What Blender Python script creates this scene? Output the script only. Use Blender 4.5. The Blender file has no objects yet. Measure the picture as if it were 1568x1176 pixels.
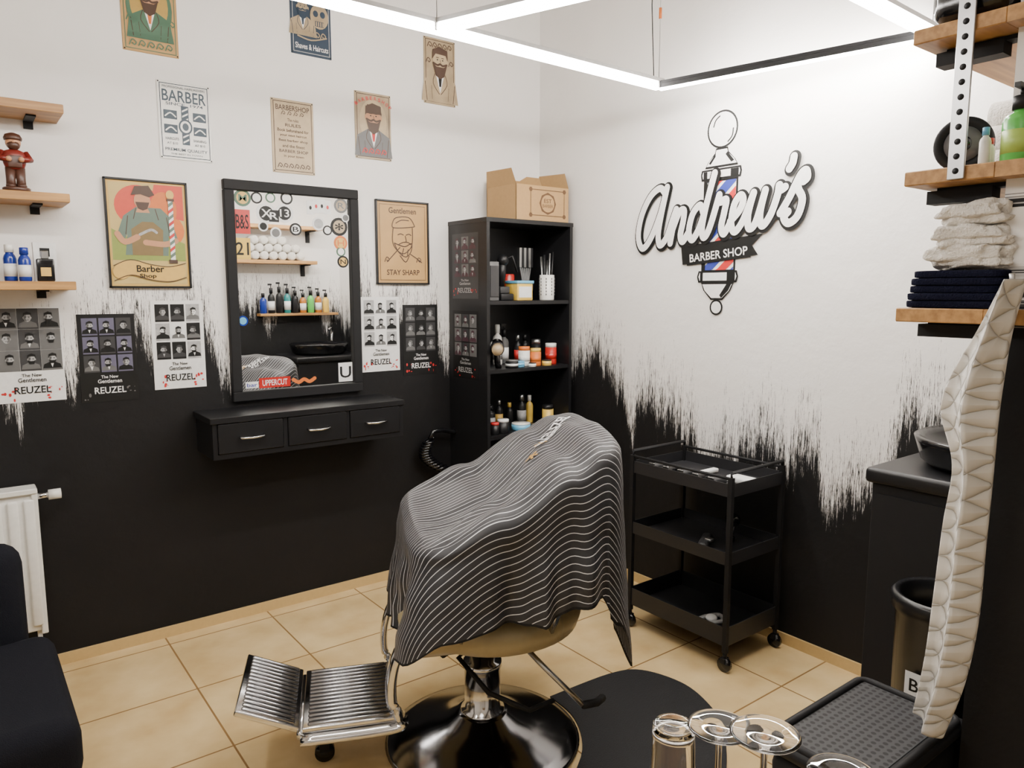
import bpy, bmesh, math, random
from mathutils import Vector, Matrix, noise
random.seed(4)
H=1.45; WN=3.24; XE=2.66; CEIL=3.1
# ------------------------------------------------------------------ materials
_m={}
def mat(name,col,rough=.5,metal=0.,var=.06,bump=0.,bscale=60,emit=0,trans=0,coat=0,spec=.5,ior=1.45):
    if name in _m: return _m[name]
    m=bpy.data.materials.new(name); m.use_nodes=True; nt=m.node_tree; b=nt.nodes['Principled BSDF']
    c=(col[0],col[1],col[2],1)
    b.inputs['Base Color'].default_value=c; b.inputs['Roughness'].default_value=rough
    b.inputs['Metallic'].default_value=metal
    b.inputs['Specular IOR Level'].default_value=spec
    if trans: b.inputs['Transmission Weight'].default_value=trans; b.inputs['IOR'].default_value=ior
    if coat: b.inputs['Coat Weight'].default_value=coat
    if emit:
        b.inputs['Emission Color'].default_value=c; b.inputs['Emission Strength'].default_value=emit
    if var or bump:
        tc=nt.nodes.new('ShaderNodeTexCoord'); n=nt.nodes.new('ShaderNodeTexNoise')
        n.inputs['Scale'].default_value=bscale; n.inputs['Detail'].default_value=4
        nt.links.new(tc.outputs['Object'],n.inputs['Vector'])
        if var and not emit:
            mx=nt.nodes.new('ShaderNodeMix'); mx.data_type='RGBA'
            mx.inputs[6].default_value=tuple(x*(1-var*2) for x in col)+(1,)
            mx.inputs[7].default_value=tuple(min(1,x*(1+var)) for x in col)+(1,)
            nt.links.new(n.outputs['Fac'],mx.inputs[0]); nt.links.new(mx.outputs[2],b.inputs['Base Color'])
        if bump:
            bp=nt.nodes.new('ShaderNodeBump'); bp.inputs['Strength'].default_value=bump; bp.inputs['Distance'].default_value=.005
            nt.links.new(n.outputs['Fac'],bp.inputs['Height']); nt.links.new(bp.outputs[0],b.inputs['Normal'])
    _m[name]=m; return m
def math_node(nt,op,a,b=None,clamp=False):
    n=nt.nodes.new('ShaderNodeMath'); n.operation=op; n.use_clamp=clamp
    for i,x in enumerate((a,b)):
        if x is None: continue
        if isinstance(x,(int,float)): n.inputs[i].default_value=x
        else: nt.links.new(x,n.inputs[i])
    return n.outputs[0]
def wall_mat(name,axis,stops,lo,hi):
    m=bpy.data.materials.new(name); m.use_nodes=True; nt=m.node_tree; b=nt.nodes['Principled BSDF']
    tc=nt.nodes.new('ShaderNodeTexCoord'); sp=nt.nodes.new('ShaderNodeSeparateXYZ'); nt.links.new(tc.outputs['Object'],sp.inputs[0])
    c=sp.outputs[axis]; z=sp.outputs[2]
    t=math_node(nt,'DIVIDE',math_node(nt,'SUBTRACT',c,lo),hi-lo)
    r=nt.nodes.new('ShaderNodeValToRGB'); nt.links.new(t,r.inputs[0]); el=r.color_ramp.elements
    while len(el)>1: el.remove(el[0])
    el[0].position=(stops[0][0]-lo)/(hi-lo); v=stops[0][1]/2; el[0].color=(v,v,v,1)
    for p,h in stops[1:]:
        e=el.new((p-lo)/(hi-lo)); e.color=(h/2,h/2,h/2,1)
    h=math_node(nt,'MULTIPLY',r.outputs[0],2)
    def nz(sx,sz,detail,rough=.6):
        cb=nt.nodes.new('ShaderNodeCombineXYZ')
        nt.links.new(math_node(nt,'MULTIPLY',c,sx),cb.inputs[0]); nt.links.new(math_node(nt,'MULTIPLY',z,sz),cb.inputs[2])
        n=nt.nodes.new('ShaderNodeTexNoise'); n.inputs['Scale'].default_value=1; n.inputs['Detail'].default_value=detail; n.inputs['Roughness'].default_value=rough
        nt.links.new(cb.outputs[0],n.inputs['Vector']); return math_node(nt,'SUBTRACT',n.outputs['Fac'],.5)
    d=math_node(nt,'SUBTRACT',z,h)
    d=math_node(nt,'ADD',d,math_node(nt,'MULTIPLY',nz(9,.35,1),.62))
    d=math_node(nt,'ADD',d,math_node(nt,'MULTIPLY',nz(45,1.2,2),.36))
    # dry-brush bristles: stronger speckle above the edge than below it
    up=math_node(nt,'ADD',math_node(nt,'MULTIPLY',d,2.2),.65,clamp=True)
    d=math_node(nt,'ADD',d,math_node(nt,'MULTIPLY',math_node(nt,'MULTIPLY',nz(230,12,5,.87),2.15),up))
    mk=math_node(nt,'ADD',math_node(nt,'MULTIPLY',d,12),.5,clamp=True)
    n2=nt.nodes.new('ShaderNodeTexNoise'); n2.inputs['Scale'].default_value=2.2; n2.inputs['Detail'].default_value=5
    nt.links.new(tc.outputs['Object'],n2.inputs['Vector'])
    w=nt.nodes.new('ShaderNodeMix'); w.data_type='RGBA'; w.inputs[6].default_value=(.70,.675,.65,1); w.inputs[7].default_value=(.80,.78,.75,1)
    nt.links.new(n2.outputs['Fac'],w.inputs[0])
    k=nt.nodes.new('ShaderNodeMix'); k.data_type='RGBA'; k.inputs[6].default_value=(.004,.004,.0045,1); k.inputs[7].default_value=(.009,.0085,.009,1)
    nt.links.new(n2.outputs['Fac'],k.inputs[0])
    mx=nt.nodes.new('ShaderNodeMix'); mx.data_type='RGBA'
    nt.links.new(mk,mx.inputs[0]); nt.links.new(k.outputs[2],mx.inputs[6]); nt.links.new(w.outputs[2],mx.inputs[7])
    nt.links.new(mx.outputs[2],b.inputs['Base Color']); b.inputs['Roughness'].default_value=.6; b.inputs['Specular IOR Level'].default_value=.25
    n3=nt.nodes.new('ShaderNodeTexNoise'); n3.inputs['Scale'].default_value=14; n3.inputs['Detail'].default_value=6
    nt.links.new(tc.outputs['Object'],n3.inputs['Vector'])
    bp=nt.nodes.new('ShaderNodeBump'); bp.inputs['Strength'].default_value=.35; bp.inputs['Distance'].default_value=.01
    nt.links.new(n3.outputs['Fac'],bp.inputs['Height']); nt.links.new(bp.outputs[0],b.inputs['Normal'])
    return m
def floor_mat():
    m=bpy.data.materials.new('floor_tiles'); m.use_nodes=True; nt=m.node_tree; b=nt.nodes['Principled BSDF']
    tc=nt.nodes.new('ShaderNodeTexCoord'); sp=nt.nodes.new('ShaderNodeSeparateXYZ'); nt.links.new(tc.outputs['Object'],sp.inputs[0])
    P=.43
    def line(o,off):
        f=math_node(nt,'FRACT',math_node(nt,'DIVIDE',math_node(nt,'ADD',o,off),P))
        return math_node(nt,'ABSOLUTE',math_node(nt,'SUBTRACT',f,.5))
    g=math_node(nt,'MAXIMUM',line(sp.outputs[0],-.63+4.3),line(sp.outputs[1],-2.73+4.3))
    mk=math_node(nt,'MULTIPLY',math_node(nt,'SUBTRACT',g,.4915),400,clamp=True)
    n=nt.nodes.new('ShaderNodeTexNoise'); n.inputs['Scale'].default_value=5; n.inputs['Detail'].default_value=6; nt.links.new(tc.outputs['Object'],n.inputs['Vector'])
    r=nt.nodes.new('ShaderNodeValToRGB'); nt.links.new(n.outputs['Fac'],r.inputs[0])
    r.color_ramp.elements[0].position=.3; r.color_ramp.elements[0].color=(.54,.375,.165,1)
    r.color_ramp.elements[1].position=.7; r.color_ramp.elements[1].color=(.72,.54,.28,1)
    mx=nt.nodes.new('ShaderNodeMix'); mx.data_type='RGBA'; mx.inputs[7].default_value=(.24,.14,.055,1)
    nt.links.new(mk,mx.inputs[0]); nt.links.new(r.outputs[0],mx.inputs[6]); nt.links.new(mx.outputs[2],b.inputs['Base Color'])
    b.inputs['Roughness'].default_value=.27
    bp=nt.nodes.new('ShaderNodeBump'); bp.inputs['Strength'].default_value=.4; bp.inputs['Distance'].default_value=.003; bp.invert=True
    nt.links.new(mk,bp.inputs['Height']); nt.links.new(bp.outputs[0],b.inputs['Normal'])
    return m
def stripe_mat():
    m=bpy.data.materials.new('striped_cloth'); m.use_nodes=True; nt=m.node_tree; b=nt.nodes['Principled BSDF']
    uv=nt.nodes.new('ShaderNodeUVMap'); sp=nt.nodes.new('ShaderNodeSeparateXYZ'); nt.links.new(uv.outputs[0],sp.inputs[0])
    f=math_node(nt,'FRACT',math_node(nt,'DIVIDE',math_node(nt,'ADD',sp.outputs[1],10),.0205))
    a=math_node(nt,'ABSOLUTE',math_node(nt,'SUBTRACT',f,.5))
    mk=math_node(nt,'MULTIPLY',math_node(nt,'SUBTRACT',a,.43),30,clamp=True)
    mx=nt.nodes.new('ShaderNodeMix'); mx.data_type='RGBA'; mx.inputs[6].default_value=(.024,.024,.027,1); mx.inputs[7].default_value=(.60,.60,.61,1)
    nt.links.new(mk,mx.inputs[0]); nt.links.new(mx.outputs[2],b.inputs['Base Color']); b.inputs['Roughness'].default_value=.5
    b.inputs['Specular IOR Level'].default_value=.35
    return m
def wood_mat():
    m=bpy.data.materials.new('oak_board'); m.use_nodes=True; nt=m.node_tree; b=nt.nodes['Principled BSDF']
    tc=nt.nodes.new('ShaderNodeTexCoord'); mp=nt.nodes.new('ShaderNodeMapping'); mp.inputs['Scale'].default_value=(3,40,40)
    n=nt.nodes.new('ShaderNodeTexNoise'); n.inputs['Scale'].default_value=1.5; n.inputs['Detail'].default_value=6
    nt.links.new(tc.outputs['Object'],mp.inputs[0]); nt.links.new(mp.outputs[0],n.inputs['Vector'])
    r=nt.nodes.new('ShaderNodeValToRGB'); nt.links.new(n.outputs['Fac'],r.inputs[0])
    r.color_ramp.elements[0].position=.3; r.color_ramp.elements[0].color=(.25,.12,.035,1)
    r.color_ramp.elements[1].position=.7; r.color_ramp.elements[1].color=(.48,.26,.085,1)
    nt.links.new(r.outputs[0],b.inputs['Base Color']); b.inputs['Roughness'].default_value=.5
    return m
def lid_mat():
    m=bpy.data.materials.new('perforated_plastic'); m.use_nodes=True; nt=m.node_tree; b=nt.nodes['Principled BSDF']
    tc=nt.nodes.new('ShaderNodeTexCoord'); v=nt.nodes.new('ShaderNodeTexVoronoi'); v.inputs['Scale'].default_value=62; v.inputs['Randomness'].default_value=0.0
    nt.links.new(tc.outputs['Object'],v.inputs['Vector'])
    r=nt.nodes.new('ShaderNodeValToRGB'); nt.links.new(v.outputs['Distance'],r.inputs[0])
    r.color_ramp.elements[0].position=.30; r.color_ramp.elements[0].color=(.001,.001,.001,1)
    r.color_ramp.elements[1].position=.38; r.color_ramp.elements[1].color=(.03,.03,.033,1)
    nt.links.new(r.outputs[0],b.inputs['Base Color']); b.inputs['Roughness'].default_value=.55; b.inputs['Specular IOR Level'].default_value=.25
    return m
def quilt_mat():
    m=bpy.data.materials.new('waffle_towel'); m.use_nodes=True; nt=m.node_tree; b=nt.nodes['Principled BSDF']
    uv=nt.nodes.new('ShaderNodeUVMap'); sp=nt.nodes.new('ShaderNodeSeparateXYZ'); nt.links.new(uv.outputs[0],sp.inputs[0])
    s=math_node(nt,'ADD',sp.outputs[0],sp.outputs[1]); d=math_node(nt,'SUBTRACT',sp.outputs[0],sp.outputs[1])
    a=math_node(nt,'ABSOLUTE',math_node(nt,'SINE',math_node(nt,'MULTIPLY',s,62)))
    c=math_node(nt,'ABSOLUTE',math_node(nt,'SINE',math_node(nt,'MULTIPLY',d,62)))
    h=math_node(nt,'POWER',math_node(nt,'MINIMUM',a,c),.5)
    mx=nt.nodes.new('ShaderNodeMix'); mx.data_type='RGBA'; mx.inputs[6].default_value=(.55,.53,.49,1); mx.inputs[7].default_value=(.74,.72,.68,1)
    nt.links.new(h,mx.inputs[0]); nt.links.new(mx.outputs[2],b.inputs['Base Color']); b.inputs['Roughness'].default_value=.9
    bp=nt.nodes.new('ShaderNodeBump'); bp.inputs['Strength'].default_value=.9; bp.inputs['Distance'].default_value=.008
    nt.links.new(h,bp.inputs['Height']); nt.links.new(bp.outputs[0],b.inputs['Normal'])
    return m
BLK=mat('black_laminate',(.007,.007,.008),.4,spec=.35)
BLKM=mat('black_matte',(.008,.008,.009),.65,spec=.25)
BLKG=mat('black_gloss',(.005,.005,.006),.15)
CHR=mat('chrome',(.62,.62,.63),.13,1,var=0)
STEEL=mat('brushed_steel',(.45,.45,.45),.32,1)
DKCH=mat('dark_chrome',(.24,.24,.25),.14,1,var=0)
WHT=mat('white_paper',(.74,.74,.73),.6)
WPL=mat('white_enamel',(.74,.73,.69),.3)
INK=mat('ink_black',(.006,.006,.006),.5,spec=.3)
LBLK=mat('decal_black',(.006,.006,.006),.5,spec=.3)
LWHT=mat('decal_white',(.78,.77,.75),.5)
RED=mat('red_ink',(.50,.02,.02),.5); BLUE=mat('blue_ink',(.025,.04,.28),.5)
TEAL=mat('slate_ink',(.03,.05,.07),.5); NAVY=mat('navy_ink',(.008,.025,.05),.5)
CREAM=mat('cream_print',(.44,.33,.19),.45,var=.15,bscale=20); TAN=mat('tan_print',(.44,.26,.09),.5,var=.1,bscale=12); YEL=mat('yellow_print',(.60,.38,.09),.5)
BEI=mat('beige_tin',(.36,.27,.16),.4,var=.25,bscale=18); DBR=mat('dark_brown_ink',(.05,.022,.01),.5); ORG=mat('orange_ink',(.58,.14,.02),.5)
GRN=mat('green_ink',(.05,.12,.07),.5); SKIN=mat('skin_ink',(.46,.22,.11),.5)
G1=mat('grey_light',(.38,.38,.38),.5,var=.25,bscale=90); G2=mat('grey_mid',(.11,.11,.11),.5); G3=mat('grey_dark',(.028,.028,.030),.5); G4=mat('violet_grey',(.10,.095,.15),.5)
OAK=wood_mat(); CARD=mat('cardboard',(.38,.23,.095),.8)
NVT=mat('navy_terry',(.006,.007,.02),.95,bump=1,bscale=300,spec=.1); WHTT=mat('white_terry',(.70,.66,.60),.95,bump=1,bscale=220)
FAB=mat('charcoal_fabric',(.006,.0065,.010),.9,bump=.6,bscale=400,spec=.15)
VINYL=mat('beige_vinyl',(.34,.28,.155),.35)
GLASS=mat('clear_glass',(1,1,1),.0,var=0,trans=1,ior=1.4)
MIR=mat('mirror_glass',(.9,.91,.9),.0,1,var=0)
LED=mat('led_diffuser',(1,.95,.89),.5,var=0,emit=112)
LED2=mat('led_diffuser_bright',(1,.95,.89),.5,var=0,emit=230)
GREENP=mat('green_bottle',(.10,.45,.08),.25); BLUEP=mat('blue_bottle',(.01,.03,.24),.2); AMB=mat('amber_liquid',(.40,.14,.02),.2)
TEALP=mat('teal_bottle',(.02,.18,.18),.2); REDP=mat('red_plastic',(.45,.02,.015),.3); CYANP=mat('cyan_plastic',(.12,.38,.58),.3); YELP=mat('yellow_plastic',(.68,.45,.08),.35)
# ------------------------------------------------------------------ mesh builder
class MB:
    def __init__(s): s.bm=bmesh.new(); s.mats=[]; s.uv=s.bm.loops.layers.uv.new('UVMap')
    def mi(s,m):
        if m not in s.mats: s.mats.append(m)
        return s.mats.index(m)
    def add(s,vs,fs,m,smooth=False,M=None,uvs=None):
        i=s.mi(m); bv=[s.bm.verts.new((M@Vector(v)) if M else Vector(v)) for v in vs]
        for f in fs:
            if len(set(f))<3: continue
            try: fc=s.bm.faces.new([bv[k] for k in f])
            except ValueError: continue
            fc.material_index=i; fc.smooth=smooth
            if uvs:
                for l,k in zip(fc.loops,f): l[s.uv].uv=uvs[k]
    def box(s,c,d,m,bev=0,R=None,seg=2,taper=None):
        t=bmesh.new(); bmesh.ops.create_cube(t,size=1)
        for v in t.verts:
            if taper and v.co.z<0: v.co.x*=taper; v.co.y*=taper
            v.co=Vector((v.co.x*d[0],v.co.y*d[1],v.co.z*d[2]))
        if bev: bmesh.ops.bevel(t,geom=t.edges[:],offset=bev,segments=seg,affect='EDGES',profile=.5)
        t.verts.index_update()
        M=Matrix.Translation(Vector(c))
        if R: M=M@R
        s.add([v.co.copy() for v in t.verts],[[v.index for v in f.verts] for f in t.faces],m,bool(bev and seg>1),M); t.free()
    def b2(s,x0,x1,y0,y1,z0,z1,m,bev=0,seg=2):
        s.box(((x0+x1)/2,(y0+y1)/2,(z0+z1)/2),(abs(x1-x0),abs(y1-y0),abs(z1-z0)),m,bev,seg=seg)
    def blob(s,c,d,m,e=.45,amp=.0,fr=20,seed=0,nu=48,nv=24):
        vs=[];fs=[]
        P=lambda v,q: math.copysign(abs(v)**q,v)
        for i in range(nv+1):
            b=-math.pi/2+math.pi*i/nv
            for j in range(nu):
                a=2*math.pi*j/nu
                v=Vector((P(math.cos(b),e)*P(math.cos(a),e)*d[0]/2,P(math.cos(b),e)*P(math.sin(a),e)*d[1]/2,P(math.sin(b),e)*d[2]/2))
                n=1+amp*noise.noise(v*fr+Vector((seed*7.3,seed,0)))+amp*.5*noise.noise(v*fr*2.7+Vector((seed,0,seed*3.1)))
                vs.append(v*n+Vector(c))
        for i in range(nv):
            for j in range(nu): fs.append([i*nu+j,i*nu+(j+1)%nu,(i+1)*nu+(j+1)%nu,(i+1)*nu+j])
        s.add(vs,fs,m,True)
    def lathe(s,prof,m,loc=(0,0,0),seg=24,M=None,sx=1,sy=1,smooth=True):
        vs=[];fs=[];n=len(prof)
        for r,z in prof:
            for k in range(seg):
                a=2*math.pi*k/seg; vs.append((r*math.cos(a)*sx,r*math.sin(a)*sy,z))
        for i in range(n-1):
            for k in range(seg):
                k2=(k+1)%seg; fs.append([i*seg+k,i*seg+k2,(i+1)*seg+k2,(i+1)*seg+k])
        fs.append([k for k in range(seg)][::-1]); fs.append([(n-1)*seg+k for k in range(seg)])
        T=Matrix.Translation(Vector(loc)); 
        if M: T=T@M
        s.add(vs,fs,m,smooth,T)
    def cyl(s,p0,p1,r,m,seg=16,r2=None):
        p0=Vector(p0);p1=Vector(p1);d=p1-p0
        M=d.to_track_quat('Z','Y').to_matrix().to_4x4()
        s.lathe([(r,0),(r if r2 is None else r2,d.length)],m,p0,seg,M)
    def tube(s,pts,r,m,seg=8,closed=False,flat=None):
        P=[Vector(p) for p in pts];n=len(P);vs=[];fs=[]
        up=Vector((0,0,1))
        for i,p in enumerate(P):
            a=P[(i+1)%n] if (closed or i<n-1) else p; b=P[i-1] if (closed or i>0) else p
            t=(a-b).normalized(); ref=up if abs(t.z)<.9 else Vector((1,0,0))
            x=t.cross(ref).normalized(); y=x.cross(t).normalized()
            rr=r[i] if isinstance(r,(list,tuple)) else r
            for k in range(seg):
                q=2*math.pi*k/seg; vs.append(p+x*rr*math.cos(q)+y*rr*math.sin(q)*(flat or 1))
        for i in range(n if closed else n-1):
            j=(i+1)%n
            for k in range(seg): fs.append([i*seg+k,i*seg+(k+1)%seg,j*seg+(k+1)%seg,j*seg+k])
        if not closed: fs.append(list(range(seg))[::-1]); fs.append([(n-1)*seg+k for k in range(seg)])
        s.add(vs,fs,m,True)
    def sphere(s,c,r,m,sz=1,seg=16,sx=1,sy=1):
        prof=[(max(1e-4,r*math.sin(math.pi*i/10)),-r*sz*math.cos(math.pi*i/10)) for i in range(11)]
        s.lathe(prof,m,c,seg,sx=sx,sy=sy)
    def build(s,name,recalc=True,parent=None):
        if recalc: bmesh.ops.recalc_face_normals(s.bm,faces=s.bm.faces[:])
        me=bpy.data.meshes.new(name); s.bm.to_mesh(me); s.bm.free()
        for m in s.mats: me.materials.append(m)
        o=bpy.data.objects.new(name,me); bpy.context.collection.objects.link(o)
        if parent: o.parent=parent
        return o
def empty(name):
    o=bpy.data.objects.new(name,None); bpy.context.collection.objects.link(o); return o
_tc={}
def text_geo(t):
    if t in _tc: return _tc[t]
    c=bpy.data.curves.new('tmp','FONT'); c.body=t; c.resolution_u=3; c.offset=.012; o=bpy.data.objects.new('tmp',c); bpy.context.collection.objects.link(o)
    bpy.context.view_layer.update(); dg=bpy.context.evaluated_depsgraph_get(); e=o.evaluated_get(dg); me=e.to_mesh()
    vs=[(v.co.x,v.co.y) for v in me.vertices]; fs=[list(p.vertices) for p in me.polygons]; e.to_mesh_clear()
    bpy.data.objects.remove(o); bpy.data.curves.remove(c)
    x0=min(v[0] for v in vs);x1=max(v[0] for v in vs);y0=min(v[1] for v in vs);y1=max(v[1] for v in vs)
    vs=[((a-x0)/(x1-x0)-.5,(b-y0)/(y1-y0)-.5) for a,b in vs]
    _tc[t]=(vs,fs); return _tc[t]
def smooth_pts(p,k=6):
    if len(p)<3: return p
    q=[p[0]]+list(p)+[p[-1]];out=[]
    for i in range(1,len(q)-2):
        for j in range(k):
            t=j/k;a,b,c,d=q[i-1],q[i],q[i+1],q[i+2]
            out.append(tuple(.5*((2*b[n])+(-a[n]+c[n])*t+(2*a[n]-5*b[n]+4*c[n]-d[n])*t*t+(-a[n]+3*b[n]-3*c[n]+d[n])*t**3) for n in range(len(b))))
    out.append(tuple(p[-1])); return out
class Art:
    """flat print layers; every shape gets its own hair-thin height so no two faces are coplanar"""
    def __init__(s,mb,O,X,Y,N): s.mb=mb;s.O=Vector(O);s.X=Vector(X);s.Y=Vector(Y);s.N=Vector(N);s.L=0;s.c=0
    def p(s,x,y): return s.O+s.X*x+s.Y*y+s.N*(s.L*.0005+s.c*.0000035)
    def tick(s): s.c=(s.c+1)%130
    def poly(s,pts,m): s.tick(); s.mb.add([s.p(*q) for q in pts],[list(range(len(pts)))],m)
    def rect(s,x0,y0,x1,y1,m): s.poly([(x0,y0),(x1,y0),(x1,y1),(x0,y1)],m)
    def circ(s,cx,cy,rx,ry,m,n=18): s.poly([(cx+rx*math.cos(2*math.pi*k/n),cy+ry*math.sin(2*math.pi*k/n)) for k in range(n)],m)
    def text(s,t,x,y,w,h,m,rot=0):
        s.tick()
        vs,fs=text_geo(t); c,d=math.cos(rot),math.sin(rot)
        s.mb.add([s.p(x+a*w*c-b*h*d,y+a*w*d+b*h*c) for a,b in vs],fs,m)
    def arc_text(s,t,cx,cy,r,a0,a1,h,m):
        for i,ch in enumerate(t):
            a=a0+(a1-a0)*i/(len(t)-1)
            if ch!=' ': s.text(ch,cx+r*math.cos(a),cy+r*math.sin(a),h*.75,h,m,a-math.pi/2)
    def ribbon(s,pts,w,m,k=6):
        P=[Vector(q) for q in smooth_pts(pts,k)];n=len(P)
        L0=s.L;c0=s.c
        for i,p in enumerate(P):
            s.c=c0+.0; s.L=L0+.004*i
            if w>.02 or i in (0,n-1): 
                vs=[s.p(p.x+w/2*math.cos(2*math.pi*q/20),p.y+w/2*math.sin(2*math.pi*q/20)) for q in range(20)]; s.mb.add(vs,[list(range(20))],m)
            if i<n-1:
                s.L=L0+.004*i+.002
                t=(P[i+1]-p); 
                if t.length<1e-6: continue
                t.normalize(); q=Vector((-t.y,t.x))*w/2; r=P[i+1]
                e=t*(w*.08)
                s.mb.add([s.p(*(p+q-e)),s.p(*(p-q-e)),s.p(*(r-q+e)),s.p(*(r+q+e))],[[0,1,2,3]],m)
        s.L=L0; s.c=c0; s.tick()
# ------------------------------------------------------------------ room shell
wN=wall_mat('painted_wall_north',0,[(-2.5,1.2),(.18,1.2),(.37,1.24),(.62,1.27),(.91,1.24),(1.6,1.36),(2.03,1.28),(2.66,1.25)],-2.6,2.8)
wE=wall_mat('painted_wall_east',1,[(.5,1.22),(1.09,.98),(1.30,.82),(1.45,.74),(1.67,.80),(2.0,.80),(2.3,.82),(2.55,.98),(2.75,1.12),(3.24,1.2)],.4,3.3)
wP=wall_mat('painted_wall_partition',0,[(1.5,1.4),(2.7,1.3)],1.4,2.8)
def wallbox(name,a,m):
    b=MB(); b.b2(*a,m); return b.build(name)
wallbox('wall_north',(-2.6,XE+.1,WN,WN+.1,0,CEIL),wN)
wallbox('wall_east',(XE,XE+.1,-2.1,WN,0,CEIL),wE)
plain=mat('plain_wall',(.72,.70,.67),.6,bump=.2,bscale=14)
wallbox('wall_west',(-2.6,-2.5,-2.1,WN,0,CEIL),plain)
wallbox('wall_south',(-2.6,XE+.1,-2.2,-2.1,0,CEIL),plain)
wallbox('wall_partition',(1.60,XE,.42,.57,0,CEIL),wP)
wallbox('floor',(-2.6,XE+.1,-2.2,WN+.1,-.1,0),floor_mat())
wallbox('ceiling',(-2.6,XE+.1,-2.2,WN+.1,CEIL,CEIL+.1),plain)
tr=mat('baseboard_tile',(.55,.39,.17),.4)
wallbox('baseboard_north',(-2.5,2.06,WN-.01,WN,0,.045),tr)
wallbox('baseboard_east',(XE-.01,XE,1.05,2.89,0,.045),tr)
# ------------------------------------------------------------------ posters
NX=(1,0,0);NY=(0,0,1);NN=(0,-1,0)
def sheet(mb,x0,x1,z0,z1,m,t=.002,y=WN):
    mb.b2(x0,x1,y-t,y,z0,z1,m)
    a=Art(mb,(x0,y-t-.0004,z0),NX,NY,NN); a.w=x1-x0;a.h=z1-z0; return a
def head(a,cx,cy,s,face,dark,seed=0,lit=None):
    rnd=random.Random(seed)
    a.L=2; dx=rnd.uniform(-.05,.05)*s
    a.poly([(cx-.48*s,cy-.5*s),(cx+.48*s,cy-.5*s),(cx+.42*s,cy-.26*s),(cx+.12*s,cy-.12*s),(cx-.12*s,cy-.12*s),(cx-.42*s,cy-.26*s)],dark if rnd.random()<.6 else G2)
    a.L=3
    if rnd.random()<.5: a.poly([(cx-.1*s,cy-.14*s),(cx+.1*s,cy-.14*s),(cx,cy-.45*s)],WHT if dark is INK else face)
    a.L=4; a.circ(cx+dx,cy+.08*s,.19*s,.27*s,face,14); a.circ(cx+dx-.19*s,cy+.06*s,.03*s,.06*s,face,8); a.circ(cx+dx+.19*s,cy+.06*s,.03*s,.06*s,face,8)
    a.L=5; sd=rnd.choice((-1,1))
    a.poly([(cx+dx+sd*.04*s,cy+.30*s),(cx+dx+sd*.15*s,cy+.24*s),(cx+dx+sd*.19*s,cy+.08*s),(cx+dx+sd*.15*s,cy-.09*s),(cx+dx+sd*.03*s,cy-.18*s),(cx+dx+sd*.07*s,cy+.0*s)],G2)
    a.L=6; a.poly([(cx+dx-.20*s,cy+.12*s),(cx+dx-.19*s,cy+.33*s),(cx+dx,cy+.42*s),(cx+dx+.2*s,cy+.34*s),(cx+dx+.2*s,cy+.12*s),(cx+dx+.14*s,cy+.24*s),(cx+dx-.12*s,cy+.24*s)],dark)
    for q in (-.08,.08): a.rect(cx+dx+q*s-.04*s,cy+.10*s,cx+dx+q*s+.04*s,cy+.13*s,dark); a.circ(cx+dx+q*s,cy+.07*s,.022*s,.018*s,dark,8)
    if rnd.random()<.6: a.poly([(cx+dx-.19*s,cy+.04*s),(cx+dx-.12*s,cy-.03*s),(cx+dx+.12*s,cy-.03*s),(cx+dx+.19*s,cy+.04*s),(cx+dx+.12*s,cy-.21*s),(cx+dx-.12*s,cy-.21*s)],dark)
    else: a.rect(cx+dx-.07*s,cy-.08*s,cx+dx+.07*s,cy-.055*s,dark)
def portraits(a,x0,y0,x1,y1,cells,face,dark,seed,gap=.003):
    w=(x1-x0)/3;h=(y1-y0)/3
    for i in range(3):
        for j in range(3):
            a.L=1; cx=x0+w*(i+.5);cy=y0+h*(j+.5)
            cell=cells[(i+j*2+seed)%len(cells)]
            a.rect(cx-w/2+gap,cy-h/2+gap,cx+w/2-gap,cy+h/2-gap,cell)
            head(a,cx,cy,min(w,h)*.93,WHT if cell is G1 else face,G3 if cell is INK else dark,seed*20+i*3+j)
def barber_poster(x0,x1,z0,z1,bg,cells,face,dark,txt,seed,full=False,mb=None,art=None,name='wall_poster'):
    own=mb is None
    mb=mb or MB(); a=art or sheet(mb,x0,x1,z0,z1,bg)
    w,h=a.w,a.h
    m=.02*w if full else .06*w
    portraits(a,m,h*.33,w-m,h-m,cells,face,dark,seed,.0005 if full else .003)
    a.L=3; a.text('The New',w*.5,h*.285,w*.3,h*.035,txt); a.text('Gentlemen',w*.5,h*.235,w*.42,h*.045,txt)
    a.text('REUZEL',w*.5,h*.13,w*.55,h*.075,txt)
    r=random.Random(seed); n,mm=((16,RED) if bg is WHT else (10,RED if seed>3 else G2))
    a.L=1
    for k in range(n):
        a.circ(w*(.05+r.random()*.22 if k%2 else .72+r.random()*.22),h*(.03+r.random()*.13),w*.025*r.random()+.001,w*.035*r.random()+.001,mm,8)
    if own: mb.build(name)
barber_poster(.13,.34,1.04,1.39,WHT,[G3,G2],G1,INK,INK,1,True)
barber_poster(.39,.59,1.02,1.36,INK,[G4,G4,G3],G1,INK,WHT,2)
barber_poster(.65,.85,1.05,1.41,WHT,[INK,G1,WHT,INK],G1,INK,INK,3)
barber_poster(1.565,1.77,1.06,1.42,WHT,[G1,WHT],G1,INK,INK,4)
barber_poster(1.79,1.99,1.03,1.38,INK,[INK,G3],G1,G2,WHT,5)
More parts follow.
